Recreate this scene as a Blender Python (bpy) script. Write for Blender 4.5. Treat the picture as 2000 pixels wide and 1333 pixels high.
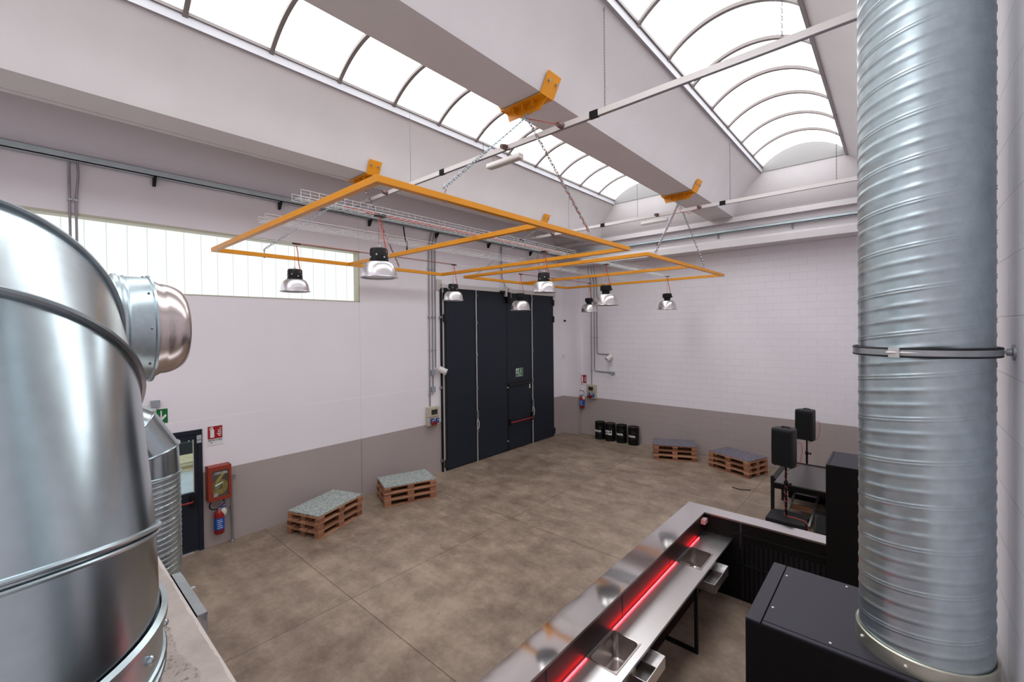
import bpy, math, random
from mathutils import Vector, Matrix
random.seed(4)
for o in list(bpy.data.objects): bpy.data.objects.remove(o)
scene = bpy.context.scene
COL = scene.collection
PI = math.pi
def R(a): return math.radians(a)

# ------------------------------------------------------------------ camera
H = 3.98
YAW, PITCH, ROLL = 0.724477418, -0.0101986698, -0.0107015098
FPX, CYP = 851.660231, 649.757478
cy_, sy_ = math.cos(YAW), math.sin(YAW)
fw = Vector((-sy_*math.cos(PITCH), cy_*math.cos(PITCH), math.sin(PITCH)))
rt = Vector((cy_, sy_, 0)); up = rt.cross(fw)
c_, s_ = math.cos(ROLL), math.sin(ROLL)
r2, u2 = rt*c_ + up*s_, up*c_ - rt*s_
cam = bpy.data.cameras.new('camera'); camo = bpy.data.objects.new('camera', cam); COL.objects.link(camo)
camo.matrix_world = Matrix(((r2.x, u2.x, -fw.x, 0), (r2.y, u2.y, -fw.y, 0), (r2.z, u2.z, -fw.z, H), (0, 0, 0, 1)))
cam.sensor_width = 36; cam.lens = FPX/2000*36
cam.shift_x = 0; cam.shift_y = -(666.5-CYP)/2000
cam.clip_start = 0.02; cam.clip_end = 200
scene.camera = camo

# ------------------------------------------------------------------ sky, light, exposure
SKY_E = 3.95        # daylight through the vaulted rooflights
WIN_E = 0.97        # daylight through the channel-glass strip window
world = bpy.data.worlds.new('overcast_sky'); scene.world = world; world.use_nodes = True
bg = world.node_tree.nodes['Background']; bg.inputs[0].default_value = (0.86, 0.93, 1.0, 1); bg.inputs[1].default_value = 1.3
vs = scene.view_settings
vs.view_transform = 'Standard'; vs.look = 'None'; vs.gamma = 1; vs.exposure = 0.0; vs.use_curve_mapping = False
scene.display_settings.display_device = 'sRGB'

# ------------------------------------------------------------------ materials
def lin(r, g, b):
    f = lambda c: (c/255/12.92) if c/255 <= 0.04045 else ((c/255+0.055)/1.055)**2.4
    return (f(r), f(g), f(b))
class NT:
    def __init__(s, name):
        s.m = bpy.data.materials.new(name); s.m.use_nodes = True; s.t = s.m.node_tree
        s.b = s.t.nodes['Principled BSDF']; s.o = s.t.nodes['Material Output']
    def n(s, typ, **kw):
        x = s.t.nodes.new(typ)
        for k, v in kw.items():
            if k.startswith('_'): setattr(x, k[1:], v)
        return x
    def l(s, a, b): s.t.links.new(a, b)
    def setin(s, k, v):
        if hasattr(v, 'is_linked'): s.l(v, s.b.inputs[k])
        else:
            if isinstance(v, tuple) and len(v) == 3: v = v+(1,)
            s.b.inputs[k].default_value = v
    def math(s, op, a, b=None):
        x = s.n('ShaderNodeMath', _operation=op)
        for i, v in enumerate((a, b)):
            if v is None: continue
            if hasattr(v, 'is_linked'): s.l(v, x.inputs[i])
            else: x.inputs[i].default_value = v
        return x.outputs[0]
    def mix(s, f, a, b):
        x = s.n('ShaderNodeMix', _data_type='RGBA')
        for i, v in ((0, f), (6, a), (7, b)):
            if hasattr(v, 'is_linked'): s.l(v, x.inputs[i])
            else: x.inputs[i].default_value = v+(1,) if isinstance(v, tuple) and len(v) == 3 else v
        return x.outputs[2]
    def coords(s):
        return s.n('ShaderNodeTexCoord').outputs['Object']
    def sep(s, v):
        x = s.n('ShaderNodeSeparateXYZ'); s.l(v, x.inputs[0]); return x.outputs
    def comb(s, a, b, c=0.0):
        x = s.n('ShaderNodeCombineXYZ')
        for i, v in enumerate((a, b, c)):
            if hasattr(v, 'is_linked'): s.l(v, x.inputs[i])
            else: x.inputs[i].default_value = v
        return x.outputs[0]
    def noise(s, vec, scale, detail=4, rough=0.55):
        x = s.n('ShaderNodeTexNoise'); s.l(vec, x.inputs['Vector'])
        x.inputs['Scale'].default_value = scale; x.inputs['Detail'].default_value = detail; x.inputs['Roughness'].default_value = rough
        return x.outputs['Fac']
    def ramp(s, f, stops):
        x = s.n('ShaderNodeValToRGB'); s.l(f, x.inputs[0])
        el = x.color_ramp.elements
        while len(el) < len(stops): el.new(0.5)
        for e, (p, c) in zip(el, stops): e.position = p; e.color = c+(1,) if len(c) == 3 else c
        return x.outputs[0]
    def bump(s, h, strength=0.2, dist=0.01):
        x = s.n('ShaderNodeBump'); s.l(h, x.inputs['Height']); x.inputs['Strength'].default_value = strength; x.inputs['Distance'].default_value = dist
        s.l(x.outputs[0], s.b.inputs['Normal'])

def simple(name, col, rough=0.5, metal=0.0, var=0.0, scale=8, bump=0.0, spec=None):
    k = NT(name); k.setin('Roughness', rough); k.setin('Metallic', metal)
    if spec is not None: k.setin('Specular IOR Level', spec)
    if var or bump:
        f = k.noise(k.coords(), scale)
        if var:
            d = tuple(max(0, c*(1-var)) for c in col); e = tuple(min(1, c*(1+var)) for c in col)
            k.setin('Base Color', k.ramp(f, [(0.3, d), (0.7, e)]))
        else: k.setin('Base Color', col)
        if bump: k.bump(f, bump, 0.004)
    else: k.setin('Base Color', col)
    return k.m

WHITE = (0.855, 0.82, 0.865); GREY = (0.41, 0.352, 0.338)
def wall_mat(name, kind):
    k = NT(name); v = k.coords(); x, y, z = k.sep(v)
    nz = k.noise(v, 1.3, 5); base = k.mix(nz, tuple(c*0.97 for c in WHITE), tuple(min(0.93, c*1.03) for c in WHITE))
    gr = k.mix(nz, tuple(c*0.95 for c in GREY), tuple(c*1.05 for c in GREY))
    if kind != 'right':
        d = k.math('LESS_THAN', z, 1.395); colr = k.mix(d, base, gr)
    else: colr = base
    if kind in ('back', 'right', 'front'):
        u = y if kind == 'right' else x
        br = k.n('ShaderNodeTexBrick'); k.l(k.comb(u, z), br.inputs['Vector'])
        br.inputs['Color1'].default_value = (1, 1, 1, 1); br.inputs['Color2'].default_value = (0.93, 0.93, 0.93, 1); br.inputs['Mortar'].default_value = (0, 0, 0, 1)
        br.inputs['Scale'].default_value = 1; br.inputs['Mortar Size'].default_value = 0.0035; br.inputs['Mortar Smooth'].default_value = 0.35
        br.inputs['Brick Width'].default_value = 0.4; br.inputs['Row Height'].default_value = 0.2; br.offset = 0.5
        mul = k.n('ShaderNodeMix', _data_type='RGBA', _blend_type='MULTIPLY'); mul.inputs[0].default_value = 0.14
        k.l(colr, mul.inputs[6]); k.l(br.outputs['Color'], mul.inputs[7]); colr = mul.outputs[2]
        h = k.math('ADD', k.math('MULTIPLY', br.outputs['Fac'], -1.0), k.math('MULTIPLY', k.noise(v, 60, 3), 0.12))
        k.bump(h, 0.5, 0.006)
    else:
        s1 = k.math('LESS_THAN', k.math('ABSOLUTE', k.math('SUBTRACT', z, 2.38)), 0.008)
        s2 = k.math('LESS_THAN', k.math('ABSOLUTE', k.math('SUBTRACT', y, 5.33)), 0.009)
        s3 = k.math('LESS_THAN', k.math('ABSOLUTE', k.math('SUBTRACT', y, 2.75)), 0.004)
        br = k.n('ShaderNodeTexBrick'); k.l(k.comb(y, z), br.inputs['Vector'])
        br.inputs['Scale'].default_value = 1; br.inputs['Mortar Size'].default_value = 0.002; br.inputs['Brick Width'].default_value = 6; br.inputs['Row Height'].default_value = 0.2
        s = k.math('MAXIMUM', s1, k.math('MAXIMUM', s2, k.math('MULTIPLY', s3, 0.5)))
        colr = k.mix(k.math('MULTIPLY', s2, k.math('ADD', k.math('MULTIPLY', d, 0.42), 0.12)), colr, (0.10, 0.085, 0.08)); colr = k.mix(k.math('MULTIPLY', s1, 0.6), colr, (0.95, 0.94, 0.95))
        h = k.math('ADD', k.math('MULTIPLY', s, -1.0), k.math('MULTIPLY', k.noise(v, 30, 4), 0.1))
        k.bump(h, 0.35, 0.006)
    k.setin('Base Color', colr); k.setin('Roughness', 0.62); k.setin('Specular IOR Level', 0.35)
    return k.m

def floor_mat():
    k = NT('polished_concrete'); v = k.coords(); x, y, z = k.sep(v)
    n1 = k.noise(v, 0.45, 6, 0.6); n2 = k.noise(v, 2.4, 8, 0.65); n3 = k.noise(k.comb(k.math('MULTIPLY', x, 1.0), k.math('MULTIPLY', y, 3.0)), 1.1, 6, 0.6)
    n5 = k.noise(v, 11.0, 8, 0.75)
    f = k.math('ADD', k.math('MULTIPLY', n1, 0.30), k.math('ADD', k.math('MULTIPLY', n2, 0.34), k.math('ADD', k.math('MULTIPLY', n3, 0.18), k.math('MULTIPLY', n5, 0.18))))
    c = k.ramp(f, [(0.39, (0.142, 0.100, 0.073)), (0.49, (0.254, 0.190, 0.144)), (0.585, (0.372, 0.290, 0.220))])
    n6 = k.noise(v, 1.6, 9, 0.72); c = k.mix(k.math('MULTIPLY', k.ramp(n6, [(0.53, (0, 0, 0)), (0.66, (1, 1, 1))]), 0.3), c, (0.13, 0.098, 0.072))
    n4 = k.noise(v, 9.0, 6, 0.7); c = k.mix(k.math('MULTIPLY', k.math('GREATER_THAN', n4, 0.645), 0.45), c, (0.12, 0.09, 0.07))
    def joint(u, off, per):
        w = k.math('ABSOLUTE', k.math('SUBTRACT', k.math('FLOORED_MODULO', k.math('ADD', u, off+per/2), per), per/2))
        return k.math('LESS_THAN', w, 0.0055)
    j = k.math('MAXIMUM', joint(x, 6.06, 3.46), joint(y, -3.2, 3.56))
    c = k.mix(k.math('MULTIPLY', j, 0.8), c, (0.045, 0.034, 0.027))
    k.setin('Base Color', c); k.setin('Roughness', k.ramp(n2, [(0.3, (0.38,)*3), (0.7, (0.55,)*3)])); k.setin('Specular IOR Level', 0.45)
    k.bump(k.math('ADD', k.math('MULTIPLY', j, -1.0), k.math('MULTIPLY', n2, 0.08)), 0.3, 0.006)
    return k.m

def galv(name, col=(0.48, 0.57, 0.605), rough=0.34, sc=18, var=0.10, bmp=0.0):
    k = NT(name); v = k.coords(); k.setin('Metallic', 1.0)
    f = k.noise(v, sc, 5, 0.6); g = k.noise(v, 2.5, 3)
    k.setin('Base Color', k.ramp(f, [(0.3, tuple(c*(1-var) for c in col)), (0.7, tuple(min(1, c*(1+var)) for c in col))]))
    k.setin('Roughness', k.ramp(g, [(0.3, (rough*0.8,)*3), (0.7, (rough*1.25,)*3)]))
    if bmp: k.bump(k.noise(v, 3.0, 2), bmp, 0.02)
    return k.m

def steel(name, wave, rough):
    k = NT(name); v = k.coords(); k.setin('Metallic', 1.0); k.setin('Base Color', (0.80, 0.78, 0.775)); k.setin('Roughness', rough)
    x, y, z = k.sep(v)
    k.bump(k.noise(k.comb(k.math('MULTIPLY', x, 1.3), k.math('MULTIPLY', y, 0.9), z), 3.2, 1), wave, 0.02)
    return k.m

def chips(name, base, dark, light, blue):
    k = NT(name); v = k.coords()
    vo = k.n('ShaderNodeTexVoronoi'); k.l(v, vo.inputs['Vector']); vo.inputs['Scale'].default_value = 75
    h = k.n('ShaderNodeSeparateColor'); k.l(vo.outputs['Color'], h.inputs[0])
    k.setin('Base Color', k.ramp(h.outputs[0], [(0.05, dark), (0.22, base), (0.6, light), (0.8, base), (0.97, blue)]))
    k.setin('Roughness', 0.85); k.bump(vo.outputs['Distance'], 0.3, 0.004)
    return k.m

def wood(name, a, b):
    k = NT(name); v = k.coords(); x, y, z = k.sep(v)
    oi = k.n('ShaderNodeObjectInfo')
    vv = k.comb(k.math('MULTIPLY', x, 1.2), k.math('MULTIPLY', y, 9.0), k.math('ADD', k.math('MULTIPLY', z, 9.0), k.math('MULTIPLY', oi.outputs['Random'], 20.0)))
    f = k.noise(vv, 3.0, 6, 0.6)
    f2 = k.math('ADD', k.math('MULTIPLY', f, 0.5), k.math('MULTIPLY', oi.outputs['Random'], 0.5))
    k.setin('Base Color', k.ramp(f2, [(0.25, a), (0.7, b)])); k.setin('Roughness', 0.75); k.bump(f, 0.2, 0.003)
    return k.m

def emit(name, col, e, base=0.8):
    k = NT(name); k.setin('Base Color', (base, base*1.02, base*1.02)); k.setin('Roughness', 0.35)
    k.setin('Emission Color', col); k.setin('Emission Strength', e)
    return k.m

def glass_pane(name, tint=(0.95, 1.0, 0.98), refl=0.10):
    k = NT(name); tr = k.n('ShaderNodeBsdfTransparent'); tr.inputs[0].default_value = tint+(1,)
    gl = k.n('ShaderNodeBsdfGlossy'); gl.inputs['Roughness'].default_value = 0.03
    mx = k.n('ShaderNodeMixShader'); mx.inputs[0].default_value = refl
    k.l(tr.outputs[0], mx.inputs[1]); k.l(gl.outputs[0], mx.inputs[2]); k.l(mx.outputs[0], k.o.inputs['Surface'])
    return k.m

M = {}
M['wall_left'] = wall_mat('painted_concrete_panels', 'left')
M['wall_back'] = wall_mat('painted_block_with_dado', 'back')
M['wall_right'] = wall_mat('white_painted_block', 'right')
M['wall_front'] = wall_mat('painted_block_rear', 'front')
M['floor'] = floor_mat()
M['ceil'] = simple('white_precast_concrete', (0.665, 0.63, 0.645), 0.7, 0, 0.03, 1.5, 0.05)
M['rim'] = simple('darkened_rim_paint', (0.40, 0.39, 0.42), 0.6)  # white rim, colour darkened to offset light from the pane beside it
M['gable'] = simple('darkened_gable', (0.24, 0.23, 0.23), 0.8)  # base colour cut below the roof concrete to hold back rooflight glare
M['rib'] = simple('rooflight_rib_paint', (0.17, 0.145, 0.14), 0.5)
M['pane'] = emit('rooflight_polycarbonate', (0.965, 0.985, 1.0), SKY_E)
M['channel'] = emit('channel_glass', (0.965, 1.0, 0.985), WIN_E, 0.12)
M['cream'] = simple('cream_window_frame', (0.52, 0.50, 0.40), 0.5)
M['seamgreen'] = emit('pale_green_glass_edge', (0.86, 1.0, 0.94), 0.70, 0.12)
M['orange'] = simple('orange_enamel', (0.74, 0.285, 0.004), 0.42, 0, 0.03, 4)
M['gate'] = simple('anthracite_door_skin', lin(34, 40, 50), 0.45, 0, 0.03, 2, spec=0.25)
M['black'] = simple('black_plastic', (0.007, 0.007, 0.008), 0.45, spec=0.25)
M['blackmat'] = simple('black_matt_paint', (0.006, 0.005, 0.005), 0.62, spec=0.12)
M['barpanel'] = simple('black_bar_panel', (0.022, 0.010, 0.010), 0.45, spec=0.15)
M['blackrub'] = simple('black_rubber', (0.006, 0.006, 0.006), 0.7)
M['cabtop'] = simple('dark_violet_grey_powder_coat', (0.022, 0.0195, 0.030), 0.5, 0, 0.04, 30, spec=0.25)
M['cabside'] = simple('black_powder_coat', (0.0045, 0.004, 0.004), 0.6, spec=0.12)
M['galv'] = galv('galvanised_sheet')
M['galv_bright'] = galv('bright_galvanised_sheet', (0.45, 0.53, 0.565), 0.23, 30, 0.05)
M['galv_dull'] = galv('dull_galvanised_steel', (0.42, 0.45, 0.47), 0.42, 25)
M['galv_tray'] = simple('zinc_cable_tray', (0.50, 0.59, 0.625), 0.45, 0.2, 0.05, 6)
M['zinc'] = galv('passivated_zinc_collar', (0.60, 0.60, 0.50), 0.38, 9, 0.12)
M['brushed'] = galv('brushed_stainless_cowl', (0.62, 0.55, 0.54), 0.24, 12, 0.05)
M['seam'] = galv('dark_rolled_seam', (0.25, 0.285, 0.30), 0.34, 30)
M['conduit'] = simple('grey_metal_conduit', (0.30, 0.29, 0.31), 0.4, 0.6)
M['alu'] = simple('pale_aluminium', (0.66, 0.64, 0.63), 0.42, 0.5)
M['busbar'] = simple('pale_busbar_housing', (0.72, 0.68, 0.665), 0.45)
M['steel_top'] = steel('mirror_stainless_top', 0.045, 0.07)
M['steel_low'] = steel('stainless_worktop', 0.05, 0.31)
M['sink'] = simple('satin_stainless_sink', (0.55, 0.50, 0.48), 0.26, 1.0, 0.04, 6)
M['led'] = emit('red_led_strip', (1.0, 0.0022, 0.0075), 26.0)
M['ledbox'] = simple('led_driver_plastic', (0.55, 0.33, 0.33), 0.4)
M['refl_pc'] = simple('prismatic_silver_reflector', (0.80, 0.785, 0.82), 0.27, 0.85, 0.04, 4)
M['refl_al'] = simple('aluminium_reflector', (0.70, 0.685, 0.69), 0.27, 0.9, 0.04, 4)
M['lens'] = simple('lamp_glass', (0.30, 0.36, 0.42), 0.12)
M['redcord'] = simple('red_cord', (0.46, 0.075, 0.05), 0.55)
M['plugred'] = simple('dusty_red_plug', (0.16, 0.09, 0.085), 0.6)
M['edging'] = simple('brown_steel_edge', (0.16, 0.125, 0.11), 0.35, 0.6)
M['wirewhite'] = simple('bright_zinc_wire', (0.72, 0.74, 0.74), 0.4, 0.2)
M['darkrod'] = simple('dark_threaded_rod', (0.11, 0.10, 0.10), 0.5)
M['redbar'] = simple('red_paint', (0.27, 0.010, 0.010), 0.4)
M['redbox'] = simple('red_hose_box_paint', (0.27, 0.032, 0.016), 0.45)
M['redsign'] = simple('sign_red', (0.36, 0.004, 0.012), 0.45)
M['greensign'] = simple('sign_green', (0.0, 0.14, 0.03), 0.45)
M['signwhite'] = simple('sign_white', (0.75, 0.74, 0.74), 0.5)
M['signtext'] = simple('sign_dark_lettering', (0.06, 0.06, 0.08), 0.5)
M['blue'] = simple('blue_socket_plastic', (0.01, 0.06, 0.30), 0.4)
M['bluelabel'] = simple('blue_label', (0.01, 0.09, 0.42), 0.4)
M['beige'] = simple('beige_panel_plastic', (0.52, 0.48, 0.38), 0.45)
M['greyplas'] = simple('grey_junction_plastic', (0.30, 0.33, 0.37), 0.5)
M['labelgrey'] = simple('grey_label', (0.42, 0.42, 0.44), 0.5)
M['whiteplas'] = simple('white_plastic', (0.72, 0.68, 0.66), 0.4)
M['smoked'] = simple('smoked_window_plastic', (0.035, 0.04, 0.035), 0.15)
M['wood'] = wood('pallet_wood', (0.20, 0.082, 0.042), (0.50, 0.255, 0.145))
M['woodblock'] = wood('pallet_block_wood', (0.15, 0.058, 0.030), (0.36, 0.155, 0.082))
M['chip_green'] = chips('grey_green_chip_foam', (0.32, 0.35, 0.33), (0.10, 0.11, 0.10), (0.50, 0.53, 0.49), (0.10, 0.20, 0.25))
M['chip_purple'] = chips('purple_chip_foam', (0.150, 0.135, 0.165), (0.05, 0.045, 0.06), (0.24, 0.21, 0.25), (0.06, 0.07, 0.14))
M['drum'] = simple('black_drum_enamel', (0.006, 0.006, 0.006), 0.4, spec=0.25)
M['rust'] = simple('rusty_lid', (0.045, 0.022, 0.014), 0.5, 0, 0.4, 12)
M['stencil'] = simple('white_stencil_paint', (0.85, 0.83, 0.80), 0.6)
M['grille'] = simple('black_perforated_grille', (0.007, 0.0075, 0.009), 0.6, 0, 0.3, 160, spec=0.2)
M['cabinet_plastic'] = simple('speaker_housing_plastic', (0.010, 0.0105, 0.012), 0.5, 0, 0.1, 90, spec=0.35)
M['table'] = simple('dark_satin_table_top', (0.075, 0.066, 0.066), 0.30, 0, 0.10, 3)
def ledge_mat():
    k = NT('rough_cast_concrete'); v = k.coords(); x, y, z = k.sep(v)
    n = k.noise(v, 5, 6, 0.65); p = k.noise(v, 75, 4, 0.7)
    rough = k.math('LESS_THAN', k.math('ADD', y, k.math('MULTIPLY', k.noise(v, 6, 4), 0.12)), 0.385)
    c = k.ramp(n, [(0.3, (0.36, 0.30, 0.268)), (0.7, (0.50, 0.435, 0.40))])
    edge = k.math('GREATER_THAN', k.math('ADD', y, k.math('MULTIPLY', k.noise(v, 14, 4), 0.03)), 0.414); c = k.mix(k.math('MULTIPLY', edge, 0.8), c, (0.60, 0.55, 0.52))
    pits = k.math('MULTIPLY', k.math('MULTIPLY', k.math('GREATER_THAN', p, 0.58), rough), 0.8)
    c = k.mix(pits, c, (0.20, 0.15, 0.125))
    k.setin('Base Color', c); k.setin('Roughness', 0.85)
    k.bump(k.math('MULTIPLY', p, k.math('ADD', k.math('MULTIPLY', rough, 0.8), 0.2)), 0.9, 0.012)
    return k.m
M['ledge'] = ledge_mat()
M['yellow'] = simple('yellow_hose', (0.45, 0.28, 0.02), 0.5, 0, 0.3, 25)
M['darkin'] = simple('dark_box_inside', (0.05, 0.018, 0.012), 0.6)
M['clear'] = glass_pane('clear_glass')
M['outground'] = simple('pale_outdoor_paving', (0.42, 0.47, 0.50), 0.7, 0, 0.1, 3)
M['outwood'] = simple('pale_outdoor_timber', (0.62, 0.53, 0.33), 0.7, 0, 0.15, 5)
M['outdark'] = simple('dark_outdoor_fence', (0.02, 0.024, 0.026), 0.6)
M['leaf'] = simple('hedge_leaves', (0.05, 0.10, 0.015), 0.6, 0, 0.5, 9)

# ------------------------------------------------------------------ mesh builder
def basis(d):
    d = Vector(d).normalized(); a = Vector((0, 0, 1)) if abs(d.z) < 0.95 else Vector((1, 0, 0))
    u = d.cross(a).normalized(); return u, u.cross(d).normalized(), d
class MB:
    def __init__(s): s.v = []; s.f = []
    def add(s, vs, fs):
        k = len(s.v); s.v += [tuple(p) for p in vs]; s.f += [tuple(i+k for i in f) for f in fs]; return s
    def box(s, c, d, rz=0.0, mat=None):
        hx, hy, hz = d[0]/2, d[1]/2, d[2]/2
        P = [Vector((x, y, z)) for x in (-hx, hx) for y in (-hy, hy) for z in (-hz, hz)]
        m = mat if mat is not None else Matrix.Rotation(rz, 3, 'Z')
        P = [m @ p + Vector(c) for p in P]
        return s.add(P, [(0, 1, 3, 2), (4, 6, 7, 5), (0, 4, 5, 1), (2, 3, 7, 6), (0, 2, 6, 4), (1, 5, 7, 3)])
    def bx(s, x0, x1, y0, y1, z0, z1): return s.box(((x0+x1)/2, (y0+y1)/2, (z0+z1)/2), (abs(x1-x0), abs(y1-y0), abs(z1-z0)))
    def beam(s, p0, p1, w, h, upv=(0, 0, 1)):
        p0, p1 = Vector(p0), Vector(p1); d = (p1-p0); L = d.length; d.normalize()
        u = Vector(upv).cross(d).normalized(); w2 = d.cross(u)
        m = Matrix((u, d, w2)).transposed() if False else Matrix(((u.x, d.x, w2.x), (u.y, d.y, w2.y), (u.z, d.z, w2.z)))
        return s.box((p0+p1)/2, (w, L, h), mat=m)
    def loft(s, rings, cap0=False, cap1=False, closed=True):
        n = len(rings[0]); vs = [p for r in rings for p in r]; fs = []
        for i in range(len(rings)-1):
            for j in range(n if closed else n-1):
                a, b = i*n+j, i*n+(j+1) % n
                fs.append((a, b, b+n, a+n))
        if cap0: fs.append(tuple(reversed(range(n))))
        if cap1: fs.append(tuple((len(rings)-1)*n+j for j in range(n)))
        return s.add(vs, fs)
    def tube(s, pts, r, n=8, closed=False, caps=True):
        pts = [Vector(p) for p in pts]; N = len(pts); rings = []; u = None
        for i, p in enumerate(pts):
            a = pts[i-1] if (i > 0 or closed) else p; b = pts[(i+1) % N] if (i < N-1 or closed) else p
            d = (b-a).normalized()
            if u is None: u, w, _ = basis(d)
            else:
                u = (u-d*u.dot(d)); u = u.normalized() if u.length > 1e-6 else basis(d)[0]; w = u.cross(d)
            w = d.cross(u)
            rr = r[i] if isinstance(r, (list, tuple)) else r
            rings.append([p+u*rr*math.cos(2*PI*j/n)+w*rr*math.sin(2*PI*j/n) for j in range(n)])
        if closed: rings.append(rings[0])
        return s.loft(rings, caps and not closed, caps and not closed)
    def cyl(s, p0, p1, r, r1=None, n=20): return s.tube([p0, p1], [r, r if r1 is None else r1], n)
    def lathe(s, prof, c=(0, 0, 0), n=32, axis=(0, 0, 1), cap0=False, cap1=False, flute=0.0, nf=0):
        u, w, d = basis(axis); c = Vector(c); rings = []
        for r, z in prof:
            rings.append([c+d*z+(u*math.cos(2*PI*j/n)+w*math.sin(2*PI*j/n))*(r*(1+(flute if nf and j % 2 else 0))) for j in range(n)])
        return s.loft(rings, cap0, cap1)
    def ring(s, c, R_, r, axis=(0, 0, 1), n=32, m=8):
        u, w, d = basis(axis); c = Vector(c)
        return s.tube([c+(u*math.cos(2*PI*j/n)+w*math.sin(2*PI*j/n))*R_ for j in range(n)], r, m, closed=True)
    def prism(s, poly, fn, t0, t1):
        n = len(poly); a = [fn(p, q, t0) for p, q in poly]; b = [fn(p, q, t1) for p, q in poly]
        return s.loft([a, b], True, True)
    def sphere(s, c, r, n=12, sq=1.0):
        prof = [(r*math.sin(PI*i/n), -r*sq*math.cos(PI*i/n)) for i in range(n+1)]
        prof[0] = (0.0005, prof[0][1]); prof[-1] = (0.0005, prof[-1][1])
        return s.lathe(prof, c, 2*n, cap0=True, cap1=True)
    def build(s, name, mat, parent=None, smooth=True, bevel=0.0, ang=38, org=None):
        if org is None:
            org = Vector((0, 0, 0)); p = parent
            while p is not None: org = org + p.location; p = p.parent
        me = bpy.data.meshes.new(name); me.from_pydata([(x-org[0], y-org[1], z-org[2]) for x, y, z in s.v], [], s.f); me.update()
        import bmesh
        bm = bmesh.new(); bm.from_mesh(me); bmesh.ops.recalc_face_normals(bm, faces=bm.faces); bm.to_mesh(me); bm.free()
        if smooth:
            me.polygons.foreach_set('use_smooth', [True]*len(me.polygons)); me.set_sharp_from_angle(angle=R(ang))
        me.materials.append(M[mat] if isinstance(mat, str) else mat)
        o = bpy.data.objects.new(name, me); COL.objects.link(o)
        if parent is not None: o.parent = parent
        if bevel:
            b = o.modifiers.new('edge', 'BEVEL'); b.width = bevel; b.segments = 2; b.limit_method = 'ANGLE'; b.angle_limit = R(50)
        return o

def tag(o, label=None, cat=None, group=None, kind=None):
    if label: o['label'] = label
    if cat: o['category'] = cat
    if group: o['group'] = group
    if kind: o['kind'] = kind
    return o
def thing(name, label, cat, loc=(0, 0, 0), group=None, kind=None):
    o = bpy.data.objects.new(name, None); COL.objects.link(o); o.location = loc; o.empty_display_size = 0.05
    return tag(o, label, cat, group, kind)
def struct(o, label=None, cat=None): return tag(o, label, cat, None, 'structure')
def dup(root, loc=None, rz=None, label=None, group=None):
    def cp(o, par):
        c = o.copy(); COL.objects.link(c); c.parent = par
        for ch in list(o.children): cp(ch, c)
        return c
    r = cp(root, None)
    if loc is not None: r.location = loc
    if rz is not None: r.rotation_euler = (0, 0, rz)
    if label: r['label'] = label
    if group: r['group'] = group
    return r
def arc(c, u, w, r, a0, a1, n):
    c, u, w = Vector(c), Vector(u), Vector(w)
    return [c+u*r*math.cos(a0+(a1-a0)*i/n)+w*r*math.sin(a0+(a1-a0)*i/n) for i in range(n+1)]
def bend(pts, r, n=6):
    """a polyline with its inner corners rounded to radius r"""
    pts = [Vector(p) for p in pts]; out = [pts[0]]
    for i in range(1, len(pts)-1):
        a, b, c = pts[i-1], pts[i], pts[i+1]; d0 = (a-b).normalized(); d1 = (c-b).normalized()
        q = min(r, (a-b).length*0.45, (c-b).length*0.45); p0, p1 = b+d0*q, b+d1*q
        for k in range(n+1):
            t = k/n; out.append(p0*(1-t)**2+b*2*t*(1-t)+p1*t*t)
    out.append(pts[-1]); return out
def text_mb(s, size, fn, bold=0.0, align='CENTER', depth=0.0, sx=1.0):
    """flat lettering as mesh; fn maps text-plane (x, y) to a point"""
    cu = bpy.data.curves.new('lettering', 'FONT'); cu.body = s; cu.size = size; cu.align_x = align; cu.align_y = 'CENTER'; cu.offset = bold; cu.resolution_u = 3
    o = bpy.data.objects.new('lettering', cu); COL.objects.link(o)
    dg = bpy.context.evaluated_depsgraph_get(); me = bpy.data.meshes.new_from_object(o.evaluated_get(dg))
    m = MB(); m.add([fn(v.co.x*sx, v.co.y) for v in me.vertices], [tuple(p.vertices) for p in me.polygons])
    bpy.data.objects.remove(o); bpy.data.curves.remove(cu); bpy.data.meshes.remove(me)
    return m

# ------------------------------------------------------------------ the shell
XA, YB, XC, YR = -9.515, 13.945, 0.28, -6.0
struct(MB().bx(XA-0.35, XC+0.3, YR-0.3, YB+0.35, -0.2, 0).build('floor', 'floor', smooth=False))
DY0, DY1, DZ = 1.20, 2.18, 2.20               # exit door opening
WY0, WY1, WZ0, WZ1 = -4.2, 5.34, 4.63, 5.83   # strip window opening
m = MB(); x0 = XA-0.32
m.bx(x0, XA, YR, DY0, 0, WZ0); m.bx(x0, XA, DY1, YB, 0, WZ0); m.bx(x0, XA, DY0, DY1, DZ, WZ0)
m.bx(x0, XA, YR, WY0, WZ0, WZ1); m.bx(x0, XA, WY1, YB, WZ0, WZ1); m.bx(x0, XA, YR, YB, WZ1, 8.3)
struct(m.build('wall_left', 'wall_left', smooth=False))
struct(MB().bx(XA-0.32, XC+0.3, YB, YB+0.3, 0, 8.6).build('wall_back', 'wall_back', smooth=False))
struct(MB().bx(XC, XC+0.3, YR, YB, 0, 8.4).build('wall_right', 'wall_right', smooth=False))
struct(MB().bx(XA-0.32, XC+0.3, YR-0.3, YR, 0, 8.6).build('wall_front', 'wall_front', smooth=False))
# corner column
struct(MB().bx(XA, -8.90, 13.66, YB, 0, 6.95).build('column', 'wall_left', smooth=False))
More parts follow.
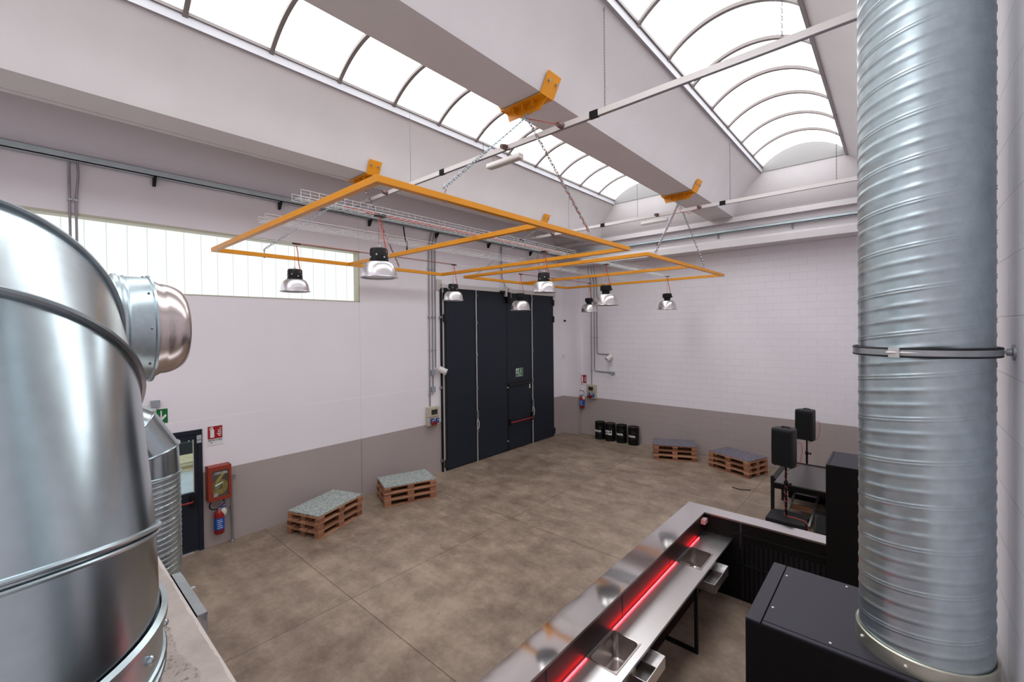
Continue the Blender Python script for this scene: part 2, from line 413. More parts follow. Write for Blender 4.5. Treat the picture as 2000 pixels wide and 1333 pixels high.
# precast girder on the back wall: two flanges and a web
m = MB()
m.bx(-9.515, XC, 13.2, YB, 6.86, 7.0); m.bx(-9.515, XC, 13.34, YB, 6.3, 6.9)
poly = [(13.22, 6.185), (YB, 6.185), (YB, 6.46), (13.36, 6.46), (13.22, 6.36)]
m.prism(poly, lambda p, q, t: Vector((t, p, q)), -8.87, XC)
struct(m.build('beam', 'ceil', smooth=False))

# roof beams: flat soffit, two curved wings carrying the rooflights
ZB, ZS, YE = 7.0, 7.96, 12.86
def wing(xe, xt, zt, n=10):
    out = []
    for i in range(n+1):
        t = i/n; out.append((xe+(xt-xe)*(t-0.10*math.sin(PI*t)), ZB+(zt-ZB)*(t+0.03*math.sin(PI*t))))
    return out
def roof_beam(xl, xr, tl, tr, name):
    lft = list(reversed(wing(xl, tl[0], tl[1]))) if tl else [(xl, ZB)]
    rgt = wing(xr, tr[0], tr[1]) if tr else [(xr, ZB)]
    low = lft + rgt
    th = 0.09
    upp = [(x, z+th) for x, z in reversed(low)]
    mm = MB(); n = len(low)
    ring = low+upp
    mm.loft([[Vector((x, y, z)) for x, z in ring] for y in (YR, 13.55)], True, True)
    return struct(mm.build(name, 'ceil', ang=25))
S1 = (-6.91, -4.82); S2 = (-2.67, -0.88)
roof_beam(-8.30, -7.63, (XA-0.02, 8.02), (S1[0], ZS), 'beam')
roof_beam(-4.07, -3.42, (S1[1], ZS), (S2[0], ZS), 'beam')
roof_beam(-0.10, XC+0.02, (S2[1], ZS), None, 'beam')
# soffit lip along the first beam
struct(MB().bx(-8.315, -8.23, YR, 13.3, ZB-0.018, ZB+0.02).build('trim_1', 'ceil', smooth=False, bevel=0.008))
# curved closers between beams at the back wall, with the arched end walls of the rooflights
def arch_pts(x0, x1, rise, n=24, z=ZS+0.10):
    w = (x1-x0)/2; rad = (w*w+rise*rise)/(2*rise); cx = (x0+x1)/2; cz = z+rise-rad; a = math.asin(w/rad)
    return [(cx+rad*math.sin(-a+2*a*i/n), cz+rad*math.cos(-a+2*a*i/n)) for i in range(n+1)]
RISE = 0.40
for i, (S, xa, xb) in enumerate(((S1, XA, -3.75), (S2, -3.75, XC))):
    mm = MB(); prof = []
    for k in range(13):
        t = k/12; prof.append((YE+(13.32-YE)*(1-math.cos(t*PI/2)), ZS-(ZS-6.98)*math.sin(t*PI/2)))
    prof = [(YE, ZS+0.02)] + [(YE+0.10*(1-math.cos(t*PI/2))*1.0+0.36*t, ZS-(ZS-6.98)*(0.12*t+0.88*math.sin(t*PI/2)**1.3)) for t in [k/12 for k in range(13)]]
    mm.loft([[Vector((x, p, q)) for p, q in prof] for x in (xa, xb)], closed=False)
    struct(mm.build('ceiling', 'ceil', ang=30))
    ap = arch_pts(S[0], S[1], RISE)
    ring = [(S[0], ZS)]+ap+[(S[1], ZS)]
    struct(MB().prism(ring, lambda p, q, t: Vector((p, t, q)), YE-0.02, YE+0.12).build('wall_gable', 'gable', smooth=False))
    # the rooflight itself
    W = thing('window_%d' % (i+2), None, None, ((S[0]+S[1])/2, 4, ZS), kind='structure')
    ys = [YR, YE-0.02]
    pane = MB().loft([[Vector((x, y, z)) for x, z in ap] for y in ys], closed=False)
    pane.loft([[Vector((x, y, z+0.03)) for x, z in ap] for y in ys], closed=False)
    pane.build('pane', 'pane', W)
    for side in (0, 1):
        e = S[side]; d = 1 if side == 0 else -1
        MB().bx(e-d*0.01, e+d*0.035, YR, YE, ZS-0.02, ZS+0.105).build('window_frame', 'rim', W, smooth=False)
        MB().bx(e+d*0.0, e+d*0.06, YR, YE, ZS+0.10, ZS+0.145).build('glazing_bar', 'rib', W, smooth=False)
    y = 12.86-1.035; k = 0
    while y > -3.5:
        ar = [Vector((x, y, z-0.012)) for x, z in ap]
        rr = MB(); rings = []
        for q, p in enumerate(ar):
            rings.append([p+Vector((0, -0.03, 0)), p+Vector((0, 0.03, 0)), p+Vector((0, 0.03, -0.05)), p+Vector((0, -0.03, -0.05))])
        rr.loft(rings, True, True); rr.build('rib', 'rib', W, smooth=False)
        y -= 1.035

# mezzanine slab under the camera and the wall beneath it
m = MB(); m.bx(XA, XC, YR, 0.415, 2.6, 2.95)
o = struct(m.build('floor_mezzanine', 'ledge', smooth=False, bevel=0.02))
struct(MB().bx(XA, XC, 0.10, 0.25, 0, 2.6).build('wall_mezzanine', 'wall_back', smooth=False))

# ------------------------------------------------------------------ strip window
W = thing('window_1', None, None, (XA-0.2, 1, 5.2), kind='structure')
MB().bx(XA-0.26, XA-0.22, WY0, WY1, WZ0, WZ1).build('pane', 'channel', W, smooth=False)
m = MB(); m.bx(XA-0.24, XA+0.005, WY0, WY1, WZ1-0.045, WZ1); m.bx(XA-0.24, XA+0.005, WY0, WY1, WZ0, WZ0+0.02)
m.bx(XA-0.24, XA+0.005, WY1-0.03, WY1, WZ0, WZ1); m.build('window_frame', 'cream', W, smooth=False)
m = MB(); y = 5.13
while y > -3: m.bx(XA-0.222, XA-0.212, y-0.006, y+0.006, WZ0, WZ1); y -= 0.26
m.build('glass_seam', 'seamgreen', W, smooth=False)

# ------------------------------------------------------------------ exit door and the yard beyond
D = thing('door_2', None, None, (XA, 1.7, 0), kind='structure')
m = MB(); xf, xb = XA+0.03, XA-0.10
m.bx(xb, xf, DY0, DY0+0.07, 0, DZ); m.bx(xb, xf, DY1-0.07, DY1, 0, DZ); m.bx(xb, xf, DY0+0.07, DY1-0.07, DZ-0.07, DZ)
m.build('door_frame', 'gate', D, smooth=False)
m = MB(); a, b = DY0+0.07, DY1-0.07; xf2, xb2 = XA+0.015, XA-0.05
m.bx(xb2, xf2, a, a+0.11, 0.02, 2.13); m.bx(xb2, xf2, b-0.06, b, 0.02, 2.13); m.bx(xb2, xf2, a+0.11, b-0.06, 2.03, 2.13); m.bx(xb2, xf2, a+0.11, b-0.06, 0.02, 1.08)
m.build('door_leaf', 'gate', D, smooth=False)
m = MB(); m.bx(XA-0.015, XA-0.005, a+0.10, b-0.055, 1.07, 2.035); m.build('pane', 'clear', D, smooth=False)
m = MB(); m.bx(XA+0.012, XA+0.020, b-0.072, b-0.060, 1.08, 2.03); m.build('glazing_bead', 'cream', D, smooth=False)
m = MB(); m.tube(bend([(xf2, a+0.08, 0.93), (xf2+0.09, a+0.08, 0.93), (xf2+0.09, b-0.10, 0.93), (xf2, b-0.10, 0.93)], 0.05), 0.016, 10)
m.build('panic_bar', 'redbar', D)
m = MB(); m.bx(xf2, xf2+0.05, b-0.13, b-0.05, 0.84, 1.04); m.build('lock_case', 'black', D, smooth=False)
m = MB(); m.bx(xf-0.005, xf+0.01, DY1-0.085, DY1-0.015, 1.96, 2.01); m.bx(xf-0.005, xf+0.01, DY1-0.085, DY1-0.015, 2.02, 2.10); m.build('door_label', 'labelgrey', D, smooth=False)
m = MB(); m.bx(XA-0.05, XA+0.06, DY0, DY1-0.15, 0.0, 0.015); m.build('threshold', 'alu', D, smooth=False)
struct(MB().bx(-30, XA-0.35, -6, 16, -0.25, -0.05).build('ground_outside', 'outground', smooth=False))
t = thing('timber_bench', 'pale slatted timber bench in the yard seen through the exit door glass', 'bench', (-15.6, 3.2, 0))
m = MB()
for k in range(8): m.bx(-16.25+k*0.12, -16.155+k*0.12, 1.4, 3.6, 0.19, 0.23)
m.build('seat_slat', 'outwood', t, smooth=False)
m = MB(); m.bx(-16.2, -15.31, 1.45, 3.55, 0.12, 0.18); m.build('upper_rail', 'outwood', t, smooth=False)
m = MB(); m.bx(-16.2, -15.33, 1.5, 3.5, -0.05, 0.02); m.bx(-16.15, -15.42, 1.6, 3.4, 0.02, 0.12); m.build('base_rail', 'outwood', t, smooth=False)
tag(MB().bx(-17.2, -17.0, -4, 14, -0.05, 0.42).build('garden_fence', 'outdark', smooth=False), 'low dark fence across the yard behind the timber bench', 'fence')
m = MB(); rr = random.Random(8)
for k in range(4200):
    c = Vector((-17.9+rr.uniform(-0.5, 0.5), rr.uniform(1, 8), rr.uniform(-0.05, 2.4))); u = Vector((rr.uniform(-1, 1), rr.uniform(-1, 1), rr.uniform(-1, 1))).normalized()*0.09
    w = u.cross(Vector((rr.uniform(-1, 1), rr.uniform(-1, 1), rr.uniform(-1, 1)))).normalized()*0.05
    m.add([c-u, c+w, c+u, c-w], [(0, 1, 2, 3)])
tag(m.build('hedge', 'leaf', smooth=False), 'green leafy hedge rising above the dark fence in the yard', 'hedge')

# ------------------------------------------------------------------ big folding gate
D = thing('door_1', None, None, (XA, 10.4, 0), kind='structure')
leafs = [(7.885, 9.035), (9.065, 10.375), (10.405, 11.675), (11.705, 12.91)]
for (a, b) in leafs:
    L = MB().bx(XA+0.03, XA+0.09, a, b, 0.03, 5.09).build('door_leaf', 'gate', D, smooth=False, bevel=0.006)
m = MB()
for yy in (7.865, 9.05, 10.39, 11.69, 12.925): m.bx(XA+0.02, XA+0.075, yy-0.02, yy+0.02, 0.02, 5.09)
m.bx(XA+0.02, XA+0.075, 7.88, 12.92, 0.01, 0.04); m.bx(XA+0.02, XA+0.08, 7.86, 12.93, 5.07, 5.13)
m.build('rubber_seal', 'blackrub', D, smooth=False)
m = MB(); m.bx(XA+0.01, XA+0.12, 7.74, 13.06, 5.115, 5.20); m.tube([(XA+0.08, 7.74, 5.22), (XA+0.08, 13.06, 5.22)], 0.03, 10); m.bx(XA, XA+0.03, 7.62, 7.80, 5.05, 5.34)
m.build('door_track', 'alu', D, smooth=False)
m = MB(); m.bx(XA+0.005, XA+0.05, 7.785, 7.845, 0, 5.12); m.build('door_frame', 'alu', D, smooth=False)
m = MB(); m.bx(XA+0.005, XA+0.06, 7.735, 7.775, 0, 5.1); m.build('side_seal', 'black', D, smooth=False)
m = MB()
for zz in (4.3, 2.35, 0.32): m.bx(XA+0.01, XA+0.07, 7.69, 7.74, zz-0.03, zz+0.03)
m.build('seal_clip', 'galv_dull', D, smooth=False)
for yy in (7.855, 12.925):
    for zz in (4.88, 4.28, 0.2): MB().bx(XA+0.03, XA+0.12, yy-0.05, yy+0.045, zz-0.11, zz+0.11).build('hinge', 'blackrub', D, smooth=False, bevel=0.01)
for yy in (9.02, 11.66):
    rod = MB().tube([(XA+0.115, yy, 0.0), (XA+0.115, yy, 5.17)], 0.017, 10).build('locking_rod', 'alu', D)
    m = MB()
    for zz in (0.92, 2.2, 3.2, 4.15, 4.95): m.bx(XA+0.09, XA+0.14, yy-0.028, yy+0.028, zz-0.035, zz+0.035)
    m.bx(XA+0.09, XA+0.15, yy-0.03, yy+0.03, 1.28, 1.52)
    m.build('rod_guide', 'galv_dull', rod, smooth=False)
    m = MB(); m.tube([(XA+0.14, yy, 1.28), (XA+0.17, yy+0.02, 1.18), (XA+0.15, yy+0.04, 1.08), (XA+0.15, yy+0.01, 0.98)], 0.012, 8); m.build('rod_handle', 'whiteplas', rod)
# wicket door in the third leaf
m = MB(); x1 = XA+0.095
m.bx(x1, x1+0.012, 10.43, 10.47, 0.03, 2.15); m.bx(x1, x1+0.012, 11.61, 11.64, 0.03, 2.15); m.bx(x1, x1+0.05, 10.44, 11.62, 2.10, 2.19)
m.build('wicket_frame', 'blackrub', D, smooth=False)
m = MB(); m.tube(bend([(x1, 10.52, 0.92), (x1+0.09, 10.52, 0.92), (x1+0.09, 11.56, 0.92), (x1, 11.56, 0.92)], 0.04), 0.024, 10); m.build('panic_bar', 'redbar', D)
m = MB(); m.bx(x1, x1+0.06, 10.42, 10.50, 0.84, 1.02); m.bx(x1, x1+0.06, 11.56, 11.63, 0.84, 1.10); m.build('lock_case', 'black', D, smooth=False)
m = MB(); m.bx(x1, x1+0.008, 11.50, 11.55, 1.92, 2.07); m.build('door_label', 'signwhite', D, smooth=False)
m = MB(); m.cyl((XA+0.05, 10.40, 2.06), (XA+0.13, 10.40, 2.06), 0.02); m.cyl((XA+0.05, 10.39, 0.33), (XA+0.12, 10.39, 0.33), 0.02); m.build('bolt_head', 'alu', D)
# drive unit above the middle of the gate
t = thing('gate_latch_unit', 'grey and black latch unit hung over the middle of the dark gate', 'gate latch', (XA, 10.35, 4.9))
m = MB(); m.bx(XA+0.12, XA+0.20, 10.24, 10.34, 4.98, 5.32); m.bx(XA+0.12, XA+0.19, 10.42, 10.52, 4.95, 5.27); m.build('plate', 'alu', t, smooth=False, bevel=0.006)
m = MB(); m.bx(XA+0.12, XA+0.22, 10.33, 10.47, 4.78, 5.12); m.bx(XA+0.12, XA+0.18, 10.05, 10.24, 5.08, 5.16); m.build('lock_body', 'black', t, smooth=False, bevel=0.006)
tag(MB().tube(bend([(XA+0.05, 10.22, 6.58), (XA+0.06, 10.22, 5.6), (XA+0.14, 10.29, 5.32)], 0.1), 0.02, 8).build('conduit', 'conduit'), 'single dark conduit dropping from the cable tray to the latch above the gate', 'conduit')

# ------------------------------------------------------------------ signs
def pictogram_ext(pt, W_, H_, root, back=0.0):
    m = MB(); z0, z1 = 0, H_
    def quad(pts): m.add([pt(x, y, 0.006) for x, y in pts], [tuple(range(len(pts)))])
    quad([(0.16*W_, 0.10*H_), (0.44*W_, 0.10*H_), (0.44*W_, 0.70*H_), (0.38*W_, 0.78*H_), (0.22*W_, 0.78*H_), (0.16*W_, 0.70*H_)])
    quad([(0.26*W_, 0.78*H_), (0.34*W_, 0.78*H_), (0.34*W_, 0.86*H_), (0.26*W_, 0.86*H_)])
    quad([(0.09*W_, 0.72*H_), (0.13*W_, 0.72*H_), (0.20*W_, 0.86*H_), (0.36*W_, 0.88*H_), (0.42*W_, 0.92*H_), (0.26*W_, 0.96*H_), (0.15*W_, 0.90*H_)])
    for k, (a, b, w) in enumerate(((0.16, 0.68, 0.25), (0.30, 0.60, 0.33), (0.44, 0.66, 0.28), (0.58, 0.66, 0.26), (0.72, 0.78, 0.14))):
        y = a*H_; quad([(b*W_, y+0.12*H_), (b*W_+0.06*W_, y+0.02*H_), (b*W_+w*W_*0.6, y), ((b+w)*W_, y+0.07*H_), ((b+w)*W_, y+0.12*H_), (b*W_+w*W_*0.55, y+0.07*H_)])
    return m.build('pictogram', 'signwhite', root, smooth=False)
t = thing('extinguisher_sign', 'red fire extinguisher sign beside the glazed exit door', 'sign', (XA, 2.39, 1.93))
MB().bx(XA, XA+0.006, 2.26, 2.51, 1.86, 2.225).build('board', 'signwhite', t, smooth=False)
MB().bx(XA, XA+0.009, 2.27, 2.50, 1.985, 2.215).build('red_field', 'redsign', t, smooth=False)
pictogram_ext(lambda x, y, d: (XA+0.005+d, 2.27+x, 1.985+y), 0.23, 0.23, t)
text_mb('ESTINTORE', 0.042, lambda x, y: (XA+0.008, 2.385+x, 1.955+y), 0.001).build('lettering', 'signtext', t, smooth=False)
text_mb('N°', 0.035, lambda x, y: (XA+0.008, 2.33+x, 1.91+y), 0.001).build('number_lettering', 'signtext', t, smooth=False)
t = thing('extinguisher_sign', 'small red fire extinguisher sign high on the brick wall by the corner', 'sign', (-8.79, YB, 1.9))
MB().bx(-8.93, -8.66, YB-0.006, YB, 1.80, 2.21).build('board', 'signwhite', t, smooth=False)
MB().bx(-8.92, -8.67, YB-0.009, YB, 1.90, 2.20).build('red_field', 'redsign', t, smooth=False)
pictogram_ext(lambda x, y, d: (-8.92+x, YB-0.005-d, 1.90+y), 0.25, 0.30, t)
text_mb('N°', 0.05, lambda x, y: (-8.85+x, YB-0.008, 1.85+y), 0.002).build('lettering', 'signtext', t, smooth=False)
t = thing('exit_sign', 'green exit sign with a white down arrow above the exit door', 'sign', (XA, 1.55, 2.4))
MB().bx(XA, XA+0.006, 1.40, 1.69, 2.40, 2.645).build('board', 'greensign', t, smooth=False)
m = MB(); yy, zz = 1.60, 2.53; P = lambda x, y: (XA+0.008, yy+x, zz+y)
m.add([P(-0.010, 0.09), P(0.010, 0.09), P(0.010, -0.03), P(-0.010, -0.03)], [(0, 1, 2, 3)])
m.add([P(0, -0.09), P(0.075, -0.01), P(0.06, 0.025), P(0, -0.04), P(-0.06, 0.025), P(-0.075, -0.01)], [(0, 1, 2, 3, 4, 5)])
m.add([P(-0.19, 0.09), P(-0.11, 0.09), P(-0.11, -0.09), P(-0.19, -0.09)], [(0, 1, 2, 3)])
m.build('arrow', 'signwhite', t, smooth=False)
t = thing('gate_exit_sign', 'small green and white exit sign stuck on the dark gate above the wicket door', 'sign', (XA+0.09, 11.0, 2.38))
gx = XA+0.092
MB().bx(gx, gx+0.004, 10.82, 11.17, 2.37, 2.64).build('board', 'signwhite', t, smooth=False)
m = MB(); m.bx(gx, gx+0.006, 10.965, 11.16, 2.48, 2.63); m.bx(gx, gx+0.006, 10.83, 11.16, 2.38, 2.475); m.build('green_field', 'greensign', t, smooth=False)
P = lambda x, y: (gx+0.008, 11.06+x, 2.555+y)
m = MB(); m.add([P(-0.012, 0.06), P(0.012, 0.06), P(0.012, -0.02), P(-0.012, -0.02)], [(0, 1, 2, 3)]); m.add([P(0, -0.06), P(0.05, 0.0), P(0.0, -0.02), P(-0.05, 0.0)], [(0, 1, 2, 3)])
m.build('arrow', 'signwhite', t, smooth=False)
P = lambda x, y: (gx+0.007, 10.895+x, 2.555+y)
m = MB(); m.add([P(-0.02, 0.04), P(0.02, 0.04), P(0.02, 0.065), P(-0.02, 0.065)], [(0, 1, 2, 3)]); m.add([P(-0.03, 0.03), P(0.03, 0.03), P(0.045, -0.06), P(0.02, -0.06), P(0, -0.02), P(-0.03, -0.06), P(-0.05, -0.05)], [tuple(range(7))])
m.build('running_figure', 'greensign', t, smooth=False)
text_mb('USCITA', 0.045, lambda x, y: (gx+0.008, 10.995+x, 2.45+y), 0.001).build('lettering', 'signwhite', t, smooth=False)
text_mb('EMERGENZA', 0.04, lambda x, y: (gx+0.008, 10.995+x, 2.405+y), 0.001).build('lettering', 'signwhite', t, smooth=False)
tag(MB().bx(XA, XA+0.06, 1.46, 1.58, 2.69, 2.81).build('junction_box', 'greyplas', smooth=False, bevel=0.006), 'small grey junction box above the green exit sign', 'junction box')

# ------------------------------------------------------------------ hose box, extinguishers, standpipe
t = thing('hose_cabinet', 'red glazed fire hose cabinet on the wall beside the exit door', 'hose cabinet', (XA, 2.41, 0.87))
y0, y1, z0, z1, xd = 2.22, 2.585, 0.88, 1.50, XA+0.18
m = MB(); m.bx(XA, xd, y0, y0+0.015, z0, z1); m.bx(XA, xd, y1-0.015, y1, z0, z1); m.bx(XA, xd, y0, y1, z0, z0+0.015); m.bx(XA, xd, y0, y1, z1-0.015, z1)
m.build('body', 'redbox', t, smooth=False)
MB().bx(XA, XA+0.02, y0+0.015, y1-0.015, z0+0.015, z1-0.015).build('back_panel', 'darkin', t, smooth=False)
m = MB(); f = 0.062; m.bx(xd, xd+0.02, y0, y0+f, z0, z1); m.bx(xd, xd+0.02, y1-f*0.75, y1, z0, z1); m.bx(xd, xd+0.02, y0+f, y1-f*0.75, z0, z0+f); m.bx(xd, xd+0.02, y0+f, y1-f*0.75, z1-f*1.2, z1)
dr = m.build('door', 'redbox', t, smooth=False)
MB().bx(xd+0.006, xd+0.010, y0+f, y1-f*0.75, z0+f, z1-f*1.2).build('pane', 'clear', dr, smooth=False)
for k, s in enumerate(('ROMPERE IL VETRO', 'IN CASO DI INCENDIO')):
    text_mb(s, 0.022, lambda x, y, k=k: (xd+0.012, 2.42+x, 1.385-k*0.024+y), 0.0006).build('lettering', 'signwhite', dr, smooth=False)
m = MB()
for k in range(4): m.bx(xd+0.011, xd+0.012, 2.30, 2.36+0.01*(k % 2), 0.955+k*0.016, 0.961+k*0.016)
m.build('notice_lines', 'signwhite', dr, smooth=False)
m = MB(); cx, cz = 2.42, 1.15
for k in range(5):
    rr = 0.05+0.019*k
    m.ring((XA+0.09, cx, cz-0.06), rr, 0.014, (1, 0, 0), 28, 8)
m.tube(bend([(XA+0.11, 2.40, 1.10), (XA+0.14, 2.36, 1.20), (XA+0.14, 2.44, 1.30), (XA+0.12, 2.50, 1.36)], 0.08), 0.028, 10)
m.build('coiled_hose', 'yellow', t)
m = MB(); m.cyl((XA+0.14, 2.34, 1.13), (XA+0.14, 2.47, 1.18), 0.03, 0.016); m.ring((XA+0.14, 2.37, 1.13), 0.045, 0.01, (1, 0, 0), 20, 6); m.build('nozzle', 'zinc', t)
tag(MB().tube(bend([(XA+0.06, 2.62, 0), (XA+0.06, 2.62, 1.28), (XA+0.06, 2.58, 1.30)], 0.05), 0.022, 12).ring((XA+0.06, 2.62, 0.012), 0.03, 0.012).cyl((XA+0.06, 2.62, 1.18), (XA+0.06, 2.62, 1.26), 0.03).bx(XA, XA+0.06, 2.60, 2.64, 0.62, 0.66).bx(XA, XA+0.06, 2.60, 2.70, 1.20, 1.23).build('standpipe', 'galv_dull'), 'grey steel standpipe rising from the floor to the red hose cabinet', 'pipe')
def extinguisher(x, y, z, nrm, label):
    """hangs on the wall; nrm points into the room"""
    nx = Vector(nrm); tx = Vector((-nx.y, nx.x, 0)); c = Vector((x, y, z))+nx*0.11
    t = thing('fire_extinguisher', label, 'fire extinguisher', (x, y, z))
    r = 0.082
    m = MB(); m.lathe([(0.07, 0), (r, 0.02), (r, 0.34), (0.07, 0.39), (0.035, 0.415), (0.028, 0.43)], c, 28, cap0=True, cap1=True); b = m.build('cylinder', 'redbar', t)
    m = MB(); m.lathe([(r+0.002, 0.09), (r+0.002, 0.30)], c, 28); m.build('label_wrap', 'bluelabel', t)
    m = MB()
    for k in range(5):
        a0 = -0.6+0.05*(k % 2); m.loft([[c+(nx*math.cos(a0+i*0.15)+tx*math.sin(a0+i*0.15))*(r+0.004)+Vector((0, 0, zz)) for i in range(8-k % 3)] for zz in (0.12+k*0.035, 0.13+k*0.035)], closed=False)
    m.build('label_print', 'signwhite', t)
    m = MB(); m.cyl(c+Vector((0, 0, 0.425)), c+Vector((0, 0, 0.48)), 0.022); m.build('valve', 'zinc', t)
    m = MB(); m.beam(c+Vector((0, 0, 0.47))-tx*0.02, c+Vector((0, 0, 0.54))+tx*0.11, 0.025, 0.01); m.beam(c+Vector((0, 0, 0.47))-tx*0.01, c+Vector((0, 0, 0.475))+tx*0.12, 0.025, 0.01); m.build('handle', 'blue', t, smooth=False)
    p0 = c+Vector((0, 0, 0.46)); pts = [p0-tx*0.02, p0-tx*0.10+Vector((0, 0, 0.0)), p0-tx*0.155+Vector((0, 0, 0.06)), p0-tx*0.13+Vector((0, 0, 0.15)), p0-tx*0.03+Vector((0, 0, 0.19)), p0+tx*0.06+Vector((0, 0, 0.17)), p0+tx*0.09+Vector((0, 0, 0.11))]
    m = MB(); m.tube(bend(pts, 0.06), 0.011, 8); m.build('hose', 'black', t)
    m = MB(); q = c+tx*0.07+Vector((0, 0, 0.38)); m.lathe([(0.02, -0.06), (0.05, -0.05), (0.055, 0.02), (0.03, 0.06)], q, 16, axis=(nx.x*0.3, nx.y*0.3, 1), cap0=True, cap1=True); m.build('inspection_tag', 'whiteplas', t)
    m = MB(); m.beam(c+Vector((0, 0, 0.40)), c-nx*0.11+Vector((0, 0, 0.40)), 0.04, 0.02); m.build('wall_hook', 'galv_dull', t, smooth=False)
    return t
extinguisher(XA, 2.40, 0.24, (1, 0, 0), 'red fire extinguisher with blue label under the red hose cabinet')
extinguisher(-8.80, YB, 0.98, (0, -1, 0), 'red and blue fire extinguisher hung on the brick wall by the corner')

# ------------------------------------------------------------------ socket panels and small wall fittings
def socket_panel(fn, label, loc):
    t = thing('socket_panel', label, 'electrical panel', loc)
    def bx(a0, a1, d0, d1, z0, z1, mm): # a along wall, d out of wall
        p, q = fn(a0, d0), fn(a1, d1); mm.bx(p[0], q[0], p[1], q[1], z0, z1)
    m = MB(); bx(0, 0.37, 0, 0.14, 0.24, 0.50, m); bx(0, 0.37, 0, 0.12, 0, 0.235, m); m.build('body', 'beige', t, smooth=False, bevel=0.008)
    m = MB(); bx(0.09, 0.28, 0.14, 0.155, 0.30, 0.43, m); m.build('breaker_window', 'smoked', t, smooth=False)
    for a, w, z, h, mt in ((0.06, 0.10, 0.05, 0.15, 'blue'), (0.24, 0.09, 0.06, 0.13, 'blue')):
        m = MB(); bx(a, a+w, 0.12, 0.17, z, z+h, m); s = m.build('socket', mt, t, smooth=False, bevel=0.01)
        m = MB(); p = fn(a+w/2, 0.17); q = fn(a+w/2, 0.175); m.cyl((p[0], p[1], z+h*0.65), (q[0], q[1], z+h*0.65), 0.018); m.build('socket_cap', 'signwhite', s)
    for a in (0.10, 0.19):
        m = MB(); p = fn(a, 0.11); q = fn(a, 0.20); m.cyl((p[0], p[1], 0.085), (q[0], q[1], 0.06), 0.042, 0.045); m.build('plug_socket', 'redbar', t)
    return t
socket_panel(lambda a, d: (XA+d, 7.21+a), 'beige socket panel with red and blue sockets left of the dark gate', (XA, 7.4, 1.37)).location.z = 1.37
socket_panel(lambda a, d: (-8.59+a, YB-d), 'beige socket panel with red and blue sockets on the brick wall by the corner', (-8.4, YB, 1.37))
# (bodies above are drawn from z = 0 and lifted with their roots)
for o in bpy.data.objects:
    if o.name.startswith('socket_panel'):
        for ch in o.children: ch.location.z += o.location.z if False else 1.37
def wall_cyl(p, d, label):
    d = Vector(d).normalized(); p = Vector(p); t = thing('wall_floodlight', label, 'wall light', p)
    m = MB(); m.lathe([(0.075, -0.11), (0.085, -0.10), (0.085, 0.10), (0.09, 0.105), (0.09, 0.125), (0.07, 0.125), (0.068, 0.10)], p, 24, axis=d, cap0=True, cap1=True); m.build('housing', 'whiteplas', t)
    return t
w1 = wall_cyl((XA+0.18, 7.66, 2.84), (0.55, 0.45, -0.35), 'white cylindrical wall light between the conduits and the dark gate')
MB().tube([(XA, 7.55, 2.90), (XA+0.10, 7.60, 2.88)], 0.025, 8).build('bracket', 'whiteplas', w1)
w2 = wall_cyl((-7.62, YB-0.18, 2.90), (-0.35, -0.65, -0.55), 'white cylindrical wall light on the brick wall at the end of the upper conduit')
MB().tube([(-7.62, YB, 2.98), (-7.62, YB-0.12, 2.96)], 0.025, 8).build('bracket', 'whiteplas', w2)
for zz, lb in ((2.79, 'upper grey junction box on the middle conduit left of the gate'), (2.33, 'lower grey junction box on the middle conduit left of the gate')):
    tag(MB().bx(XA, XA+0.07, 7.39, 7.51, zz-0.07, zz+0.07).build('junction_box', 'greyplas', smooth=False, bevel=0.006), lb, 'junction box')
t = thing('outlet_box', 'small white outlet box on the brick wall below the white wall light', 'outlet', (-7.60, YB, 2.33))
MB().bx(-7.68, -7.50, YB-0.07, YB, 2.29, 2.39).build('box', 'greyplas', t, smooth=False, bevel=0.006)
m = MB(); m.tube([(-7.63, YB-0.05, 2.29), (-7.66, YB-0.08, 2.22), (-7.61, YB-0.06, 2.14)], 0.018, 8); m.build('plug_lead', 'whiteplas', t)
tag(MB().cyl((-9.40, 13.66, 4.23), (-9.40, 13.60, 4.23), 0.035).build('cable_gland', 'blackrub'), 'small black round plug in the white corner column', 'plug')
tag(MB().tube([(-9.50+0.02, 13.64, 2.94), (-9.50+0.02, 13.58, 2.86), (-9.50+0.06, 13.58, 2.80), (-9.50+0.08, 13.62, 2.86)], 0.012, 8).cyl((-9.48, 13.66, 2.94), (-9.48, 13.62, 2.94), 0.02).build('wall_hook', 'alu'), 'small metal hook on the white corner column', 'hook')

# conduits
def conduit(pts, label, clips=(), r=0.016, cl=None):
    t = thing('conduit', label, 'conduit', pts[0])
    MB().tube(bend(pts, 0.10), r, 10).build('pipe', 'conduit', t)
    for p in clips: MB().box(p, (0.05, 0.05, 0.025)).build('clip', 'galv_dull', t, smooth=False)
    return t
xw = XA+0.03
conduit([(xw+0.04, 7.42, 6.58), (xw, 7.36, 6.25), (xw, 7.34, 1.86)], 'first of three conduits left of the gate, running down to the socket panel', [(xw, 7.34, z) for z in (5.6, 4.3, 3.4, 2.2)])
conduit([(xw+0.04, 7.52, 6.58), (xw, 7.47, 6.25), (xw, 7.45, 2.40)], 'middle of three conduits left of the gate, ending at the grey junction boxes', [(xw, 7.45, z) for z in (5.6, 4.3, 3.4)])
conduit([(xw+0.04, 7.64, 6.58), (xw, 7.57, 6.25), (xw, 7.55, 2.92)], 'third of three conduits left of the gate, ending at the white wall light', [(xw, 7.55, z) for z in (5.6, 4.3, 3.4)])
conduit([(xw+0.03, 0.54, 6.6), (xw, 0.54, 6.4), (xw, 0.54, 3.0)], 'left one of two conduits crossing the strip window', [(xw, 0.54, 6.02), (xw, 0.54, 4.4)])
